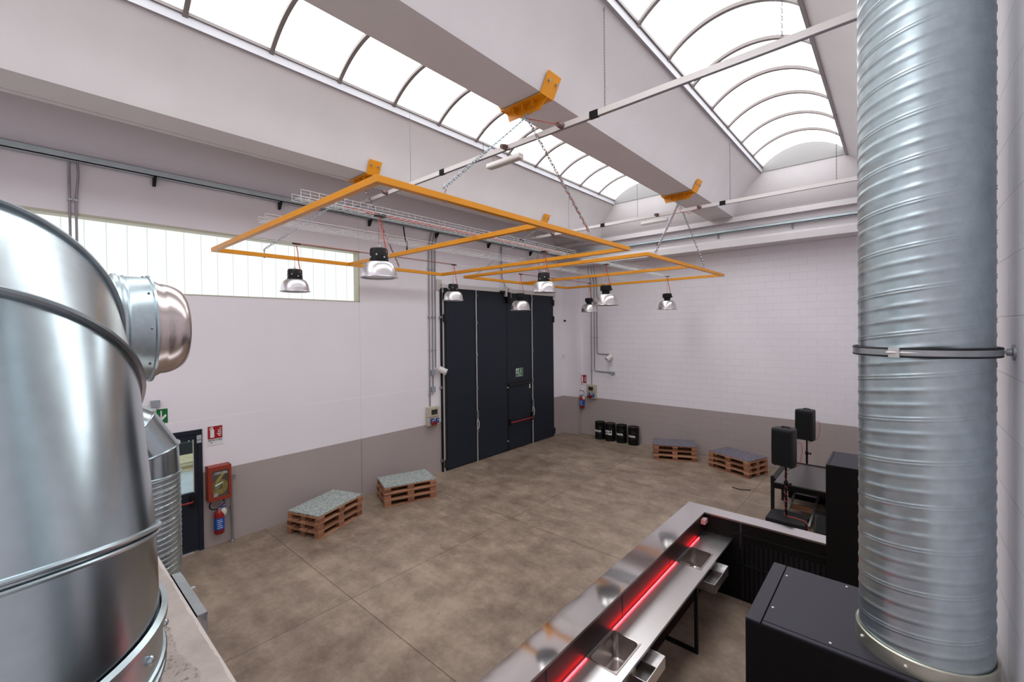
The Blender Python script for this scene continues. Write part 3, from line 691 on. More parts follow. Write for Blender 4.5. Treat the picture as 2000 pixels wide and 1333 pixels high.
conduit([(xw+0.03, 0.63, 6.6), (xw+0.02, 0.64, 6.4), (xw, 0.61, 6.05), (xw, 0.61, 3.0)], 'right one of two conduits crossing the strip window', [(xw, 0.61, 6.02), (xw, 0.61, 4.4)])
yw = YB-0.03
conduit([(-8.44, 13.74, 6.18), (-8.44, 13.74, 6.0), (-8.43, yw, 5.6), (-8.43, yw, 1.87)], 'left of three conduits on the brick wall, running down to the socket panel', [(-8.43, yw, z) for z in (4.9, 3.6, 2.4)])
conduit([(-8.31, 13.74, 6.18), (-8.31, 13.74, 6.0), (-8.30, yw, 5.6), (-8.30, yw, 2.37), (-7.68, yw, 2.36)], 'middle of three conduits on the brick wall, bending off to the outlet box', [(-8.30, yw, z) for z in (4.9, 3.6)])
conduit([(-8.20, 13.74, 6.18), (-8.20, 13.74, 6.0), (-8.19, yw, 5.6), (-8.19, yw, 3.01), (-7.66, yw, 3.0)], 'right of three conduits on the brick wall, bending off to the white wall light', [(-8.19, yw, z) for z in (4.9, 3.6)])

# cable trays on the walls
t = thing('cable_tray', 'long blue-grey metal cable tray running high along the left wall', 'cable tray', (XA, 5, 6.6))
m = MB(); m.bx(XA+0.03, XA+0.15, -4.0, 13.15, 6.60, 6.615); m.bx(XA+0.14, XA+0.15, -4.0, 13.15, 6.60, 6.70); m.bx(XA+0.03, XA+0.04, -4.0, 13.15, 6.60, 6.70); m.build('channel', 'galv_tray', t, smooth=False)
m = MB(); m.bx(XA+0.02, XA+0.155, -4.0, 13.15, 6.70, 6.712); m.build('lid', 'conduit', t, smooth=False)
for yy in (-0.5, 1.56, 3.57, 5.6, 7.62, 9.65, 11.7):
    m = MB(); m.bx(XA, XA+0.14, yy-0.02, yy+0.02, 6.575, 6.60); m.prism([(0, 6.46), (0.05, 6.46), (0.13, 6.575), (0, 6.575)], lambda p, q, tt: Vector((XA+p, tt, q)), yy-0.02, yy+0.02); m.build('bracket', 'blackrub', t, smooth=False)
t = thing('cable_tray', 'long blue-grey metal cable tray running high along the brick wall girder', 'cable tray', (-4.6, 13.5, 6.6))
m = MB(); ya = 13.338
m.bx(-9.3, XC, ya-0.12, ya, 6.60, 6.615); m.bx(-9.3, XC, ya-0.12, ya-0.11, 6.60, 6.675); m.bx(-9.3, XC, ya-0.01, ya, 6.60, 6.675); m.build('channel', 'galv_tray', t, smooth=False)
m = MB(); m.bx(-9.3, XC, ya-0.125, ya, 6.675, 6.684); m.build('lid', 'conduit', t, smooth=False)
for xx in (-7.45, -5.65, -3.85, -2.04, -0.24):
    m = MB(); m.prism([(0, 6.47), (0.03, 6.47), (0.11, 6.60), (0, 6.60)], lambda p, q, tt: Vector((tt, ya+0.01-p, q)), xx-0.02, xx+0.02); m.build('bracket', 'galv_dull', t, smooth=False)

# ------------------------------------------------------------------ orange hanging frames
ZF = 5.40
FX0, FX1 = -8.93, -3.68
def chain_mb(p0, p1, pitch=0.047, rl=0.0065, hw=0.014):
    p0, p1 = Vector(p0), Vector(p1); d = p1-p0; L = d.length; d.normalize(); u, w, _ = basis(d); n = int(L/pitch); m = MB()
    for i in range(n):
        c = p0+d*(L*(i+0.5)/n); a = u if i % 2 else w; hl = pitch*0.62
        pts = [c+d*hl*x+a*hw*y for x, y in ((-0.7, -1), (0.7, -1), (1, 0), (0.7, 1), (-0.7, 1), (-1, 0))]
        m.tube(pts, rl, 5, closed=True)
    return m
def bracket(xc, yc, label):
    t = thing('ceiling_bracket', label, 'ceiling bracket', (xc, yc, ZB))
    hw = 0.33; m = MB(); zp = ZB-0.012
    m.bx(xc-hw, xc+hw, yc-0.13, yc+0.13, zp-0.012, zp); m.build('base_plate', 'orange', t, smooth=False)
    for sg in (-1, 1):
        a = Vector((xc+sg*hw, 0, zp-0.006)); b = a+Vector((sg*0.135, 0, 0.24))
        m = MB(); off = Vector((0.02*sg, 0, -0.012))
        m.loft([[Vector((p.x, yc-0.13, p.z)), Vector((p.x, yc+0.13, p.z)), Vector((p.x+off.x, yc+0.13, p.z+off.z)), Vector((p.x+off.x, yc-0.13, p.z+off.z))] for p in (a, b)], True, True)
        fl = m.build('side_flange', 'orange', t, smooth=False)
        m = MB()
        for yy in (yc-0.075, yc+0.075):
            c = a.lerp(b, 0.65)+off; m.cyl((c.x, yy, c.z), (c.x+sg*0.022, yy, c.z-0.012), 0.018, n=10)
        m.build('bolt', 'galv_dull', fl)
    m = MB(); m.prism([(-hw-0.02, 0), (hw+0.02, 0), (hw-0.10, -0.12), (-hw+0.02, -0.12)], lambda p, q, tt: Vector((xc+p, tt, zp-0.012+q)), yc-0.006, yc+0.006)
    for xx in (xc-0.16, xc, xc+0.16): m.bx(xx-0.005, xx+0.005, yc-0.10, yc+0.10, zp-0.085, zp-0.01)
    m.build('gusset', 'orange', t, smooth=False)
    m = MB(); m.ring((xc-0.0, yc, zp-0.15), 0.03, 0.009, (0, 1, 0), 16, 6); m.build('shackle', 'galv_dull', t)
    return Vector((xc, yc, zp-0.18))
bl = {}
for (bi, xc) in ((1, -7.965), (2, -3.75)):
    for fi, yc in ((1, 4.58), (2, 10.05)):
        lbl = {(1, 1): 'orange beam bracket peeking out behind the near corner of the large orange frame', (1, 2): 'small orange beam bracket just visible above the middle bar of the large frame',
               (2, 1): 'big orange beam bracket nearest the camera, on the middle roof beam', (2, 2): 'orange beam bracket at the far end of the middle roof beam'}[(bi, fi)]
        bl[(bi, fi)] = bracket(xc, yc, lbl)
frames = {1: (2.27, 7.36), 2: (8.17, 13.12)}
eyes = {1: (3.08, 6.03), 2: (8.60, 11.55)}
for fi, (ya, yb) in frames.items():
    t = thing('lighting_frame', {1: 'large orange rectangular tube frame hung on chains, nearer the camera', 2: 'smaller looking orange rectangular tube frame hung on chains near the brick wall'}[fi], 'hanging frame', ((FX0+FX1)/2, (ya+yb)/2, ZF), group=None)
    for xx in (FX0, FX1): MB().bx(xx-0.035, xx+0.035, ya-0.035, yb+0.035, ZF-0.035, ZF+0.035).build('side_bar', 'orange', t, smooth=False, bevel=0.004)
    for yy, nm in ((ya, 'end_bar'), (yb, 'end_bar'), ((ya+yb)/2-0.03, 'middle_bar')): MB().bx(FX0+0.035, FX1-0.035, yy-0.035, yy+0.035, ZF-0.035, ZF+0.035).build(nm, 'orange', t, smooth=False, bevel=0.004)
    for xx in (FX0, FX1):
        for yy in eyes[fi]:
            m = MB(); m.cyl((xx, yy, ZF-0.045), (xx, yy, ZF+0.07), 0.009, n=8); m.ring((xx, yy, ZF+0.095), 0.026, 0.008, (0, 1, 0), 16, 6); m.cyl((xx, yy, ZF-0.05), (xx, yy, ZF-0.03), 0.018, n=8); m.build('eye_bolt', 'galv_dull', t)
cn = {(1, 1, 0): 'steel chain from the bracket behind the frame corner to the near left bar', (1, 1, 1): 'steel chain from the bracket behind the frame corner to the far left bar',
      (2, 1, 0): 'bright steel chain from the biggest bracket down to the near side of the large frame', (2, 1, 1): 'chain wound with red cord from the biggest bracket to the large frame',
      (1, 2, 0): 'thin steel chain to the far left bar of the smaller frame, nearer end', (1, 2, 1): 'thin steel chain to the far left bar of the smaller frame, farther end',
      (2, 2, 0): 'steel chain from the far bracket to the nearer side of the smaller frame', (2, 2, 1): 'slanting steel chain from the far bracket to the outer corner of the smaller frame'}
for (bi, fi), p in bl.items():
    for k, yy in enumerate(eyes[fi]):
        q = Vector((FX0 if bi == 1 else FX1, yy, ZF+0.115))
        tag(chain_mb(p+Vector((0, -0.02 if k == 0 else 0.02, 0)), q).build('suspension_chain', 'galv_bright'), cn[(bi, fi, k)], 'chain')
def helix_cord(p0, p1, rad, turns, n=120):
    p0, p1 = Vector(p0), Vector(p1); u, w, d = basis(p1-p0)
    return [p0.lerp(p1, i/n)+(u*math.cos(2*PI*turns*i/n)+w*math.sin(2*PI*turns*i/n))*rad for i in range(n+1)]
p = bl[(2, 1)]; q = Vector((FX1, eyes[1][1], ZF+0.10))
tag(MB().tube([(-3.34, 4.83, 6.69), (-3.5, 4.80, 6.74)]+helix_cord(p+Vector((0, 0.03, 0)), q, 0.016, 16), 0.006, 6).build('power_cable', 'redcord'), 'red power cord wound around the chain from the biggest bracket', 'cord')
p = bl[(2, 2)]; q = Vector((FX1, eyes[2][0], ZF+0.10))
tag(MB().tube([(-3.32, 10.2, 6.66), (-3.55, 10.18, 6.55), (-3.72, 10.08, 6.6)]+helix_cord(p+Vector((0, -0.03, -0.05)), q, 0.016, 14), 0.006, 6).build('power_cable', 'redcord'), 'red power cord from the far busbar wound around the far chain', 'cord')
p = bl[(1, 1)]; q = Vector((FX0, eyes[1][1], ZF+0.10))
tag(MB().tube(helix_cord(p+Vector((0, 0.03, 0)), q, 0.015, 14), 0.006, 6).build('power_cable', 'redcord'), 'red power cord running down behind the nearest lamp to the left frame bar', 'cord')
tag(MB().tube(bend([(XA+0.12, 6.5, 6.58), (XA+0.5, 6.3, 6.1), (-7.4, 5.2, 5.75), (-6.82, 4.79, 5.46)], 0.3), 0.016, 8).build('power_cable', 'black'), 'black cable drooping from the left wall tray to the large frame', 'cable')

# wire baskets on the frames
def basket(xc, y0, y1, label, w=0.12, h=0.075):
    t = thing('wire_cable_basket', label, 'cable basket', (xc, (y0+y1)/2, ZF+0.03))
    zb = ZF+0.036; m = MB(); r = 0.0026 if xc > -5.5 else 0.0019
    for xx, zz in ((-w, 0), (-w*0.33, 0), (w*0.33, 0), (w, 0), (-w, h), (w, h), (-w, h/2), (w, h/2)): m.tube([(xc+xx, y0, zb+zz), (xc+xx, y1, zb+zz)], r, 5)
    y = y0
    while y <= y1+0.001:
        m.tube([(xc-w, y, zb+h), (xc-w, y, zb), (xc+w, y, zb), (xc+w, y, zb+h)], r, 4); y += 0.10 if xc > -5.5 else 0.2
    m.build('wire_mesh', 'wirewhite', t)
    return t
basket(-4.97, 2.05, 7.45, 'wire mesh cable basket above the two nearer lamps of the large frame'); basket(-6.30, 2.15, 7.45, 'wire mesh cable basket in the middle of the large frame')
basket(-5.02, 8.05, 13.0, 'wire mesh cable basket above the two nearer lamps of the smaller frame'); basket(-6.35, 8.05, 13.0, 'wire mesh cable basket in the middle of the smaller frame')
for (y0, y1, xw_, lb) in ((2.27, 7.36, -7.6, 'thin wire with red cord carrying the far lamps of the large frame'), (8.17, 13.12, -7.68, 'thin wire with red cord carrying the far lamps of the smaller frame')):
    t = thing('lamp_wire', lb, 'wire', (xw_, (y0+y1)/2, ZF+0.03))
    MB().tube([(xw_, y0, ZF+0.036), (xw_, y1, ZF+0.036)], 0.006, 6).build('steel_wire', 'galv_dull', t)
    MB().tube([(xw_+0.012, y0+0.8, ZF+0.05), (xw_+0.012, y1-0.7, ZF+0.05)], 0.006, 6).build('cord', 'redcord', t)
MB_c = MB().tube([(-4.95, 2.6, ZF+0.05), (-4.95, 7.0, ZF+0.05)], 0.007, 6).tube([(-5.0, 2.9, ZF+0.05), (-5.0, 7.2, ZF+0.05)], 0.006, 6)
tag(MB_c.build('power_cable', 'redcord'), 'red cords lying in the wire basket above the nearer lamps of the large frame', 'cord')

# high bay lamps
def lamp(kind):
    """origin: rim centre; hangs up to z = ztop"""
    t = thing('pendant_lamp', '', 'pendant lamp', (0, 0, 0))
    if kind == 1:
        D = 0.46; r = D/2; h = 0.205; hr = 0.116; hh = 0.17
        prof = [(r, 0.0), (r-0.012, 0.012)]+[(hr+(r-0.012-hr)*math.cos(a)**0.9 if math.cos(a) > 1e-6 else hr, 0.012+(h-0.012)*math.sin(a)) for a in [PI/2*i/14 for i in range(15)]]
        m = MB(); m.lathe(prof, n=96, flute=-0.009, nf=1); m.build('reflector', 'refl_pc', t, ang=80)
        m = MB(); m.ring((0, 0, 0.004), r, 0.006, n=48); m.build('rim', 'refl_al', t)
        m = MB(); m.lathe([(0.001, 0.02), (r-0.015, 0.012)], n=40); m.build('lens', 'lens', t)
        m = MB(); m.lathe([(hr, h-0.012), (hr+0.007, h-0.005), (hr+0.007, h+0.012), (hr, h+0.016), (hr-0.003, h+hh-0.02), (hr-0.014, h+hh)], n=40, cap0=True, cap1=True); m.build('housing', 'black', t)
        m = MB()
        for a in range(0, 360, 45): m.box((math.cos(R(a))*(hr+0.004), math.sin(R(a))*(hr+0.004), h+0.05+0.03*(a % 2)), (0.014, 0.014, 0.02), R(a))
        m.build('fixing_screw', 'alu', t, smooth=False)
        top = h+hh
    else:
        D = 0.57; r = D/2; h = 0.265
        prof = [(r, 0.0), (r-0.03, 0.018)]+[(0.085+(r-0.03-0.085)*(1-q)**0.85, 0.018+(h-0.018)*q**1.0) for q in [i/12 for i in range(13)]]
        prof = [(r, 0.0), (r-0.03, 0.018)]+[(0.075+(r-0.105)*math.cos(a*0.97)**0.75, 0.018+(h-0.018)*math.sin(a)**0.92) for a in [PI/2*i/14 for i in range(15)]]
        m = MB(); m.lathe(prof, n=96, flute=-0.008, nf=1); m.build('reflector', 'refl_al', t, ang=80)
        m = MB(); m.ring((0, 0, 0.004), r, 0.006, n=48); m.build('rim', 'refl_al', t)
        m = MB(); m.lathe([(0.001, 0.022), (r-0.032, 0.018)], n=40); m.build('lens', 'lens', t)
        m = MB(); m.lathe([(0.08, h-0.008), (0.088, h+0.03), (0.098, h+0.075)], n=32, cap0=True, cap1=True); m.build('neck', 'black', t)
        m = MB(); m.lathe([(0.098, h+0.07), (0.128, h+0.08), (0.128, h+0.175), (0.11, h+0.20), (0.04, h+0.205)], n=64, flute=-0.05, nf=1, cap0=True, cap1=True); m.build('housing', 'black', t, ang=20)
        m = MB()
        for a in (20, 140, 260): m.box((math.cos(R(a))*0.133, math.sin(R(a))*0.133, h+0.10), (0.03, 0.03, 0.035), R(a))
        m.build('latch', 'black', t, smooth=False)
        top = h+0.205
    m = MB(); m.ring((0, 0, top+0.022), 0.022, 0.006, (0, 1, 0), 16, 6); m.build('hook', 'alu', t)
    return t, top
def hang(t, top, x, y, z, label, first, ztop=ZF+0.035):
    r = t if first else dup(t)
    r.location = (x, y, z); r['label'] = label
    a = top; b = ztop-z
    for ch in list(r.children):
        if ch.name.split('.')[0] in ('suspension_cable', 'cord', 'cord_grip'): bpy.data.objects.remove(ch)
    MB().tube([(x, y, z+a+0.04), (x, y, ztop)], 0.0035, 6).build('suspension_cable', 'redcord', r)
    MB().tube(bend([(x+0.01, y+0.02, ztop), (x+0.005, y+0.05, z+a+(b-a)*0.72), (x+0.05, y+0.04, z+a+(b-a)*0.30), (x+0.09, y+0.05, z+a-0.02), (x+0.105, y+0.04, z+a-0.06)], 0.12), 0.0085, 6).build('cord', 'redcord', r)
    MB().box((x, y+0.03, ztop+0.004), (0.10 if x > -6 else 0.035, 0.13, 0.024)).build('cord_grip', 'black', r, smooth=False)
    return r
L1, top1 = lamp(1); L2, top2 = lamp(2)
for i, (x, y, z, lb) in enumerate(((-7.60, 3.09, 4.63, 'dome lamp with black drum top hanging in front of the bright strip window'), (-4.98, 3.07, 4.64, 'largest dome lamp with black drum top, nearest the camera'),
                                   (-7.60, 6.58, 4.62, 'dome lamp with black drum top over the upper left corner of the dark gate'), (-5.06, 6.65, 4.65, 'dome lamp with black drum top hanging before the right half of the gate top'))):
    hang(L1, top1, x, y, z, lb, i == 0)
for i, (x, y, z, lb) in enumerate(((-7.68, 9.03, 4.455, 'cone shaped lamp with finned black cap hanging in front of the gate middle'), (-5.06, 9.01, 4.48, 'cone shaped lamp with finned black cap, largest of the smaller frame'),
                                   (-7.68, 12.55, 4.48, 'cone shaped lamp with finned black cap by the wall corner conduits'), (-5.02, 12.49, 4.47, 'cone shaped lamp with finned black cap alone in front of the brick wall'))):
    hang(L2, top2, x, y, z, lb, i == 0)

# ------------------------------------------------------------------ busbar tracks with linear lights
def busbar(y, x0, x1, label, joints, plugs, far):
    t = thing('busbar_track', label, 'busbar', (-4, y, 6.65))
    z = 6.66
    MB().bx(x0, x1, y-0.02, y+0.02, z-0.036, z+0.036).build('rail', 'busbar', t, smooth=False)
    MB().bx(x0, x1, y-0.022, y+0.022, z-0.041, z-0.036).build('cover_strip', 'conduit', t, smooth=False)
    for x in joints: MB().bx(x-0.06, x+0.06, y-0.026, y+0.026, z-0.044, z+0.044).build('joint_box', 'black', t, smooth=False)
    for x in plugs:
        m = MB(); m.cyl((x, y-0.02, z), (x, y-0.12, z-0.01), 0.045, 0.032, 16); m.build('tap_off_plug', 'plugred', t)
    return t
busbar(4.84, -9.35, XC-0.02, 'pale busbar track spanning the hall under the near rooflights', (-2.86, -5.83), (-3.34, -4.35, -7.5), False)
busbar(10.22, -9.35, XC-0.02, 'pale busbar track spanning the hall near the brick wall', (-2.86, -5.81, -8.6), (-3.34, -4.33, -7.4), True)
hang_lbl = {(4.84, -0.82): 'chain hanging from the right rooflight to the near busbar', (4.84, -2.71): 'dark chain on the curved white beam side holding the near busbar', (4.84, -4.84): 'thin hanger rod at the left rooflight holding the near busbar', (4.84, -6.75): 'thin hanger rod behind the large frame holding the near busbar',
            (10.22, -0.86): 'thin chain at the far end of the right rooflight holding the far busbar', (10.22, -2.71): 'thin chain on the far beam side holding the far busbar', (10.22, -4.84): 'thin hanger rod at the far end of the left rooflight', (10.22, -6.88): 'thin hanger rod on the far left beam side holding the far busbar'}
for (y, x), lb in hang_lbl.items():
    if x > -3: o = chain_mb((x, y, 7.93), (x, y, 6.70), 0.035, 0.0028, 0.007).build('hanger_chain', 'darkrod')
    else: o = MB().tube([(x, y, 7.93), (x, y, 6.69)], 0.004, 6).build('hanger_rod', 'darkrod')
    tag(o, lb, 'hanger')
def linear_light(x0, x1, y, z, label):
    t = thing('linear_light', label, 'ceiling light', ((x0+x1)/2, y, z))
    m = MB(); m.prism([(-0.06, 0.0), (-0.055, -0.02), (0.055, -0.02), (0.06, 0.0), (0.045, 0.05), (-0.045, 0.05)], lambda p, q, tt: Vector((tt, y+p, z+q)), x0, x1); m.build('housing', 'whiteplas', t, smooth=False)
    MB().bx(x0+0.03, x1-0.03, y-0.045, y+0.045, z-0.028, z-0.02).build('diffuser', 'alu', t, smooth=False)
    for x in (x0+0.1, x1-0.08): MB().tube([(x, y, z+0.05), (x, y, 6.62)], 0.004, 6).build('hanger_wire', 'conduit', t)
linear_light(-4.73, -4.07, 4.84, 6.455, 'short white linear light slung under the near busbar'); linear_light(-4.73, -4.09, 10.22, 6.505, 'short white linear light slung under the far busbar')

# ------------------------------------------------------------------ big foreground duct
def circ(c, u, w, r, n=96): return [c+u*r*math.cos(2*PI*j/n)+w*r*math.sin(2*PI*j/n) for j in range(n)]
r = 0.30; cD = Vector((-1.0910, -0.1279, 0)); RD = 0.528; z0 = 3.4686
t = thing('ventilation_duct', 'huge galvanised duct elbow standing at the edge of the concrete ledge', 'duct', (cD.x, cD.y, 2.95))
O = Vector((cD.x-RD, cD.y, z0))
def ering(th, rr=r, n=96):
    e = Vector((math.cos(th), 0, math.sin(th))); return circ(O+e*RD, Vector((0, 1, 0)), e, rr, n), O+e*RD, Vector((-math.sin(th), 0, math.cos(th)))
ths = [0, R(14.37), R(45.47), R(76.44), R(90)]
for k in range(4):
    MB().loft([ering(ths[k])[0], ering(ths[k+1])[0]]).build('elbow_segment', 'galv_bright', t)
for th in ths[1:4]:
    a, c, nn = ering(th, r+0.004)
    m = MB(); m.tube(a, 0.0045 if th < 0.3 else 0.0075, 8, closed=True)
    if th < 0.3: m.tube(ering(th-0.016, r+0.002)[0], 0.004, 8, closed=True)
    m.build('rolled_seam', 'galv' if th < 0.3 else 'seam', t)
m = MB(); m.lathe([(r+0.001, 2.95), (r+0.001, 3.40)], (cD.x, cD.y, 0), 96); m.build('lower_section', 'galv_bright', t)
m = MB(); m.lathe([(r+0.004, 3.375), (r+0.004, z0-0.012), (r+0.012, z0-0.008), (r+0.012, z0+0.004), (r+0.003, z0+0.008)], (cD.x, cD.y, 0), 96)
m.ring((cD.x, cD.y, 3.39), r+0.004, 0.006, n=96); m.ring((cD.x, cD.y, 3.372), r+0.004, 0.005, n=96); m.build('collar', 'galv', t)
for a in range(-60, 120, 20): MB().sphere((cD.x+math.cos(R(a))*(r+0.005), cD.y+math.sin(R(a))*(r+0.005), 3.43), 0.008, 6).build('collar_screw', 'galv_bright', t)
zH = z0+RD; xT = -2.52
MB().loft([circ(Vector((x, cD.y, zH)), Vector((0, 1, 0)), Vector((0, 0, 1)), r) for x in (O.x, xT)]).build('horizontal_section', 'galv_bright', t)
# second elbow and outlet cowl turned towards the hall
ro = 0.272; ex, ey = -3.00, 0.18
rings = []
for k in range(9):
    a = PI/2*k/8; c = Vector((xT-0.48*math.sin(a), cD.y+0.31*(1-math.cos(a)), zH)); d = Vector((-math.cos(a), math.sin(a), 0)).normalized(); side = d.cross(Vector((0, 0, 1)))
    rings.append(circ(c, side, Vector((0, 0, 1)), r+(ro-r)*k/8))
MB().loft(rings).build('rear_elbow', 'galv_bright', t)
m = MB(); m.lathe([(ro, 0.17), (ro, 0.30), (ro+0.010, 0.31), (ro+0.010, 0.325), (ro, 0.335), (ro, 0.345), (ro+0.006, 0.352), (ro, 0.36), (ro, 0.445), (ro+0.010, 0.45), (ro+0.010, 0.46), (ro-0.01, 0.462)], (ex, 0, zH), 80, axis=(0, 1, 0)); m.build('outlet_section', 'galv', t)
m = MB(); m.lathe([(ro-0.014, 0.455), (ro-0.016, 0.475), (ro-0.03, 0.50)]+[(0.175+(ro-0.03-0.175)*math.cos(a)**1.25, 0.50+0.112*math.sin(a)) for a in [PI/2*i/12*0.93 for i in range(1, 13)]]+[(0.170, 0.612), (0.166, 0.60)], (ex, 0, zH), 80, axis=(0, 1, 0), cap1=True); m.build('outlet_cowl', 'brushed', t)
m = MB()
for a in range(0, 360, 40): m.sphere((ex+math.cos(R(a))*(ro+0.002), 0.43, zH+math.sin(R(a))*(ro+0.002)), 0.006, 5)
m.build('rivet', 'seam', t)

# ------------------------------------------------------------------ spiral ducts
def spiral(c, r0, z0, z1, pitch, name, mat, par, dz=0.008, n=96, ribs=3, rib=0.0045, sgn=1, sig=0.0075):
    m = MB(); N = int((z1-z0)/dz); rings = []
    for i in range(N+1):
        z = z0+(z1-z0)*i/N; ring = []
        for j in range(n):
            th = 2*PI*j/n; ph = ((z-sgn*pitch*th/(2*PI))/pitch) % 1.0; q = (ph*ribs) % 1.0; k = int(ph*ribs)
            d = min(q, 1-q)*pitch/ribs
            if k == 0 and q < 0.5 or (k == ribs-1 and q >= 0.5): hgt = rib*1.2*(math.exp(-((d-0.0045)/0.0022)**2))     # lock seam
            else: hgt = rib*math.exp(-(d/sig)**2)
            rr = r0+hgt; ring.append(Vector((c[0]+rr*math.cos(th), c[1]+rr*math.sin(th), z)))
        rings.append(ring)
    m.loft(rings); return m.build(name, mat, par, ang=60)
cS = (0.0635, 2.105); rS = 0.176
t = thing('spiral_duct', 'tall ribbed spiral duct rising from the black cabinet beside the white block wall', 'duct', (cS[0], cS[1], 2.82))
spiral(cS, rS, 2.85, 5.6, 0.1425, 'ribbed_pipe', 'galv', t, dz=0.003, n=112, rib=0.0021)
MB().lathe([(rS, 5.6), (rS, 7.0)], (cS[0], cS[1], 0), 96).build('upper_pipe', 'galv', t)
m = MB(); m.lathe([(rS+0.002, 2.822), (rS+0.010, 2.822), (rS+0.010, 2.872), (rS+0.006, 2.876), (rS+0.002, 2.874)], (cS[0], cS[1], 0), 96); m.build('base_collar', 'zinc', t)
for a in (-150, -104, -60, 40): MB().sphere((cS[0]+math.cos(R(a))*(rS+0.011), cS[1]+math.sin(R(a))*(rS+0.011), 2.848), 0.006, 6).build('collar_screw', 'alu', t)
zc = 3.885
m = MB(); m.lathe([(rS+0.006, zc-0.010), (rS+0.016, zc-0.010), (rS+0.016, zc+0.010), (rS+0.006, zc+0.010), (rS+0.006, zc-0.010)], (cS[0], cS[1], 0), 96); b = m.build('pipe_clamp', 'galv_dull', t)
m = MB()
for dz in (-0.012, 0.012): m.ring((cS[0], cS[1], zc+dz), rS+0.013, 0.0045, n=96, m=6)
m.build('rubber_lining', 'blackrub', b)
m = MB(); a = R(-112); p = Vector((cS[0]+math.cos(a)*(rS+0.02), cS[1]+math.sin(a)*(rS+0.02), zc)); m.box(p, (0.006, 0.03, 0.032), a); m.cyl(p-Vector((0.02, 0, 0)), p+Vector((0.06, -0.006, 0)), 0.004, n=8); m.build('clamp_screw', 'alu', b)
m = MB(); m.cyl((cS[0]+rS+0.01, cS[1], zc), (XC, cS[1], zc), 0.007, n=10); m.build('wall_rod', 'alu', t)
m = MB(); m.lathe([(0.026, 0), (0.026, 0.006), (0.012, 0.008), (0.012, 0.018)], (XC, cS[1], zc), 20, axis=(-1, 0, 0), cap0=True, cap1=True); m.build('wall_plate', 'galv_dull', t)

c3 = (-4.95, 0.71); r3 = 0.25
t = thing('spiral_duct', 'ribbed spiral duct dropping to the floor in front of the exit door, behind the ledge', 'duct', (c3[0], c3[1], 0))
spiral(c3, r3, 0.02, 2.72, 0.137, 'ribbed_pipe', 'galv', t, dz=0.004, n=72, rib=0.0045, sig=0.0042)
def r3ring(c, ang, rr=r3): # ang from vertical, leaning to -Y
    return circ(Vector(c), Vector((1, 0, 0)), Vector((0, math.cos(ang), math.sin(ang))), rr, 64)
pts = [(c3[0], c3[1], 2.72), (c3[0], c3[1], 2.91), (c3[0], 0.605, 3.11), (c3[0], 0.40, 3.24), (c3[0], -1.2, 3.24)]
angs = [0, R(15), R(45), R(75), R(90)]
for k in range(4): MB().loft([r3ring(pts[k], angs[k]), r3ring(pts[k+1], angs[k+1])]).build('elbow_segment' if k in (1, 2) else 'plain_section', 'galv_bright', t)
for k in (1, 2, 3): MB().tube(r3ring(pts[k], angs[k], r3+0.005), 0.009, 8, closed=True).build('rolled_seam', 'galv_bright', t)
MB().ring((c3[0], c3[1], 2.72), r3+0.004, 0.008, n=64).build('rolled_seam', 'galv_bright', t)
t = thing('mounting_channel', 'galvanised slotted channel bolted along the outer face of the concrete ledge', 'channel', (-2.6, 0.45, 2.74))
m = MB(); m.bx(-2.68, -2.21, 0.475, 0.515, 2.775, 2.782); m.bx(-2.68, -2.21, 0.475, 0.479, 2.735, 2.782); m.bx(-2.68, -2.21, 0.511, 0.515, 2.70, 2.782); m.build('rail', 'galv_dull', t, smooth=False)
m = MB()
for x in (-2.6, -2.3): m.bx(x-0.02, x+0.02, 0.415, 0.478, 2.70, 2.77)
m.build('standoff', 'galv_dull', t, smooth=False)
m = MB(); m.cyl((-2.50, 0.51, 2.765), (-2.50, 0.535, 2.765), 0.006, n=8); m.build('bolt', 'galv_dull', t)

# ------------------------------------------------------------------ black cabinets on the right
def cabinet(x0, x1, y0, y1, z1, label, groove, screws, name='equipment_cabinet'):
    t = thing(name, label, 'cabinet', ((x0+x1)/2, (y0+y1)/2, 0))
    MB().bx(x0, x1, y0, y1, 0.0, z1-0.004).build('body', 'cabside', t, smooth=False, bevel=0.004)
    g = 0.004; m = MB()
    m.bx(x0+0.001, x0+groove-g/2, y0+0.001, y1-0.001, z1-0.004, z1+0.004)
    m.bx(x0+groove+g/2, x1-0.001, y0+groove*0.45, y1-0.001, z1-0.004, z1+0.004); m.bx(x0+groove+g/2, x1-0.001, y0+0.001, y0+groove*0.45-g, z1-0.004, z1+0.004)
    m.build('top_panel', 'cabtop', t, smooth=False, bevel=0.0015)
    for x, y in screws: MB().sphere((x, y, z1+0.005), 0.005, 6, 0.6).build('panel_screw', 'alu', t)
    return t
cabinet(-0.456, 0.195, 1.895, 2.43, 2.818, 'black cabinet with a violet-grey top carrying the tall spiral duct', 0.055, [(-0.385, 2.33), (-0.17, 2.40), (-0.385, 2.03), (-0.185, 1.935)])
cabinet(-0.69, XC-0.01, 6.77, 7.54, 2.2, 'tall black cabinet standing at the end of the bar behind the spiral duct', 0.03, [(-0.4, 7.4)])

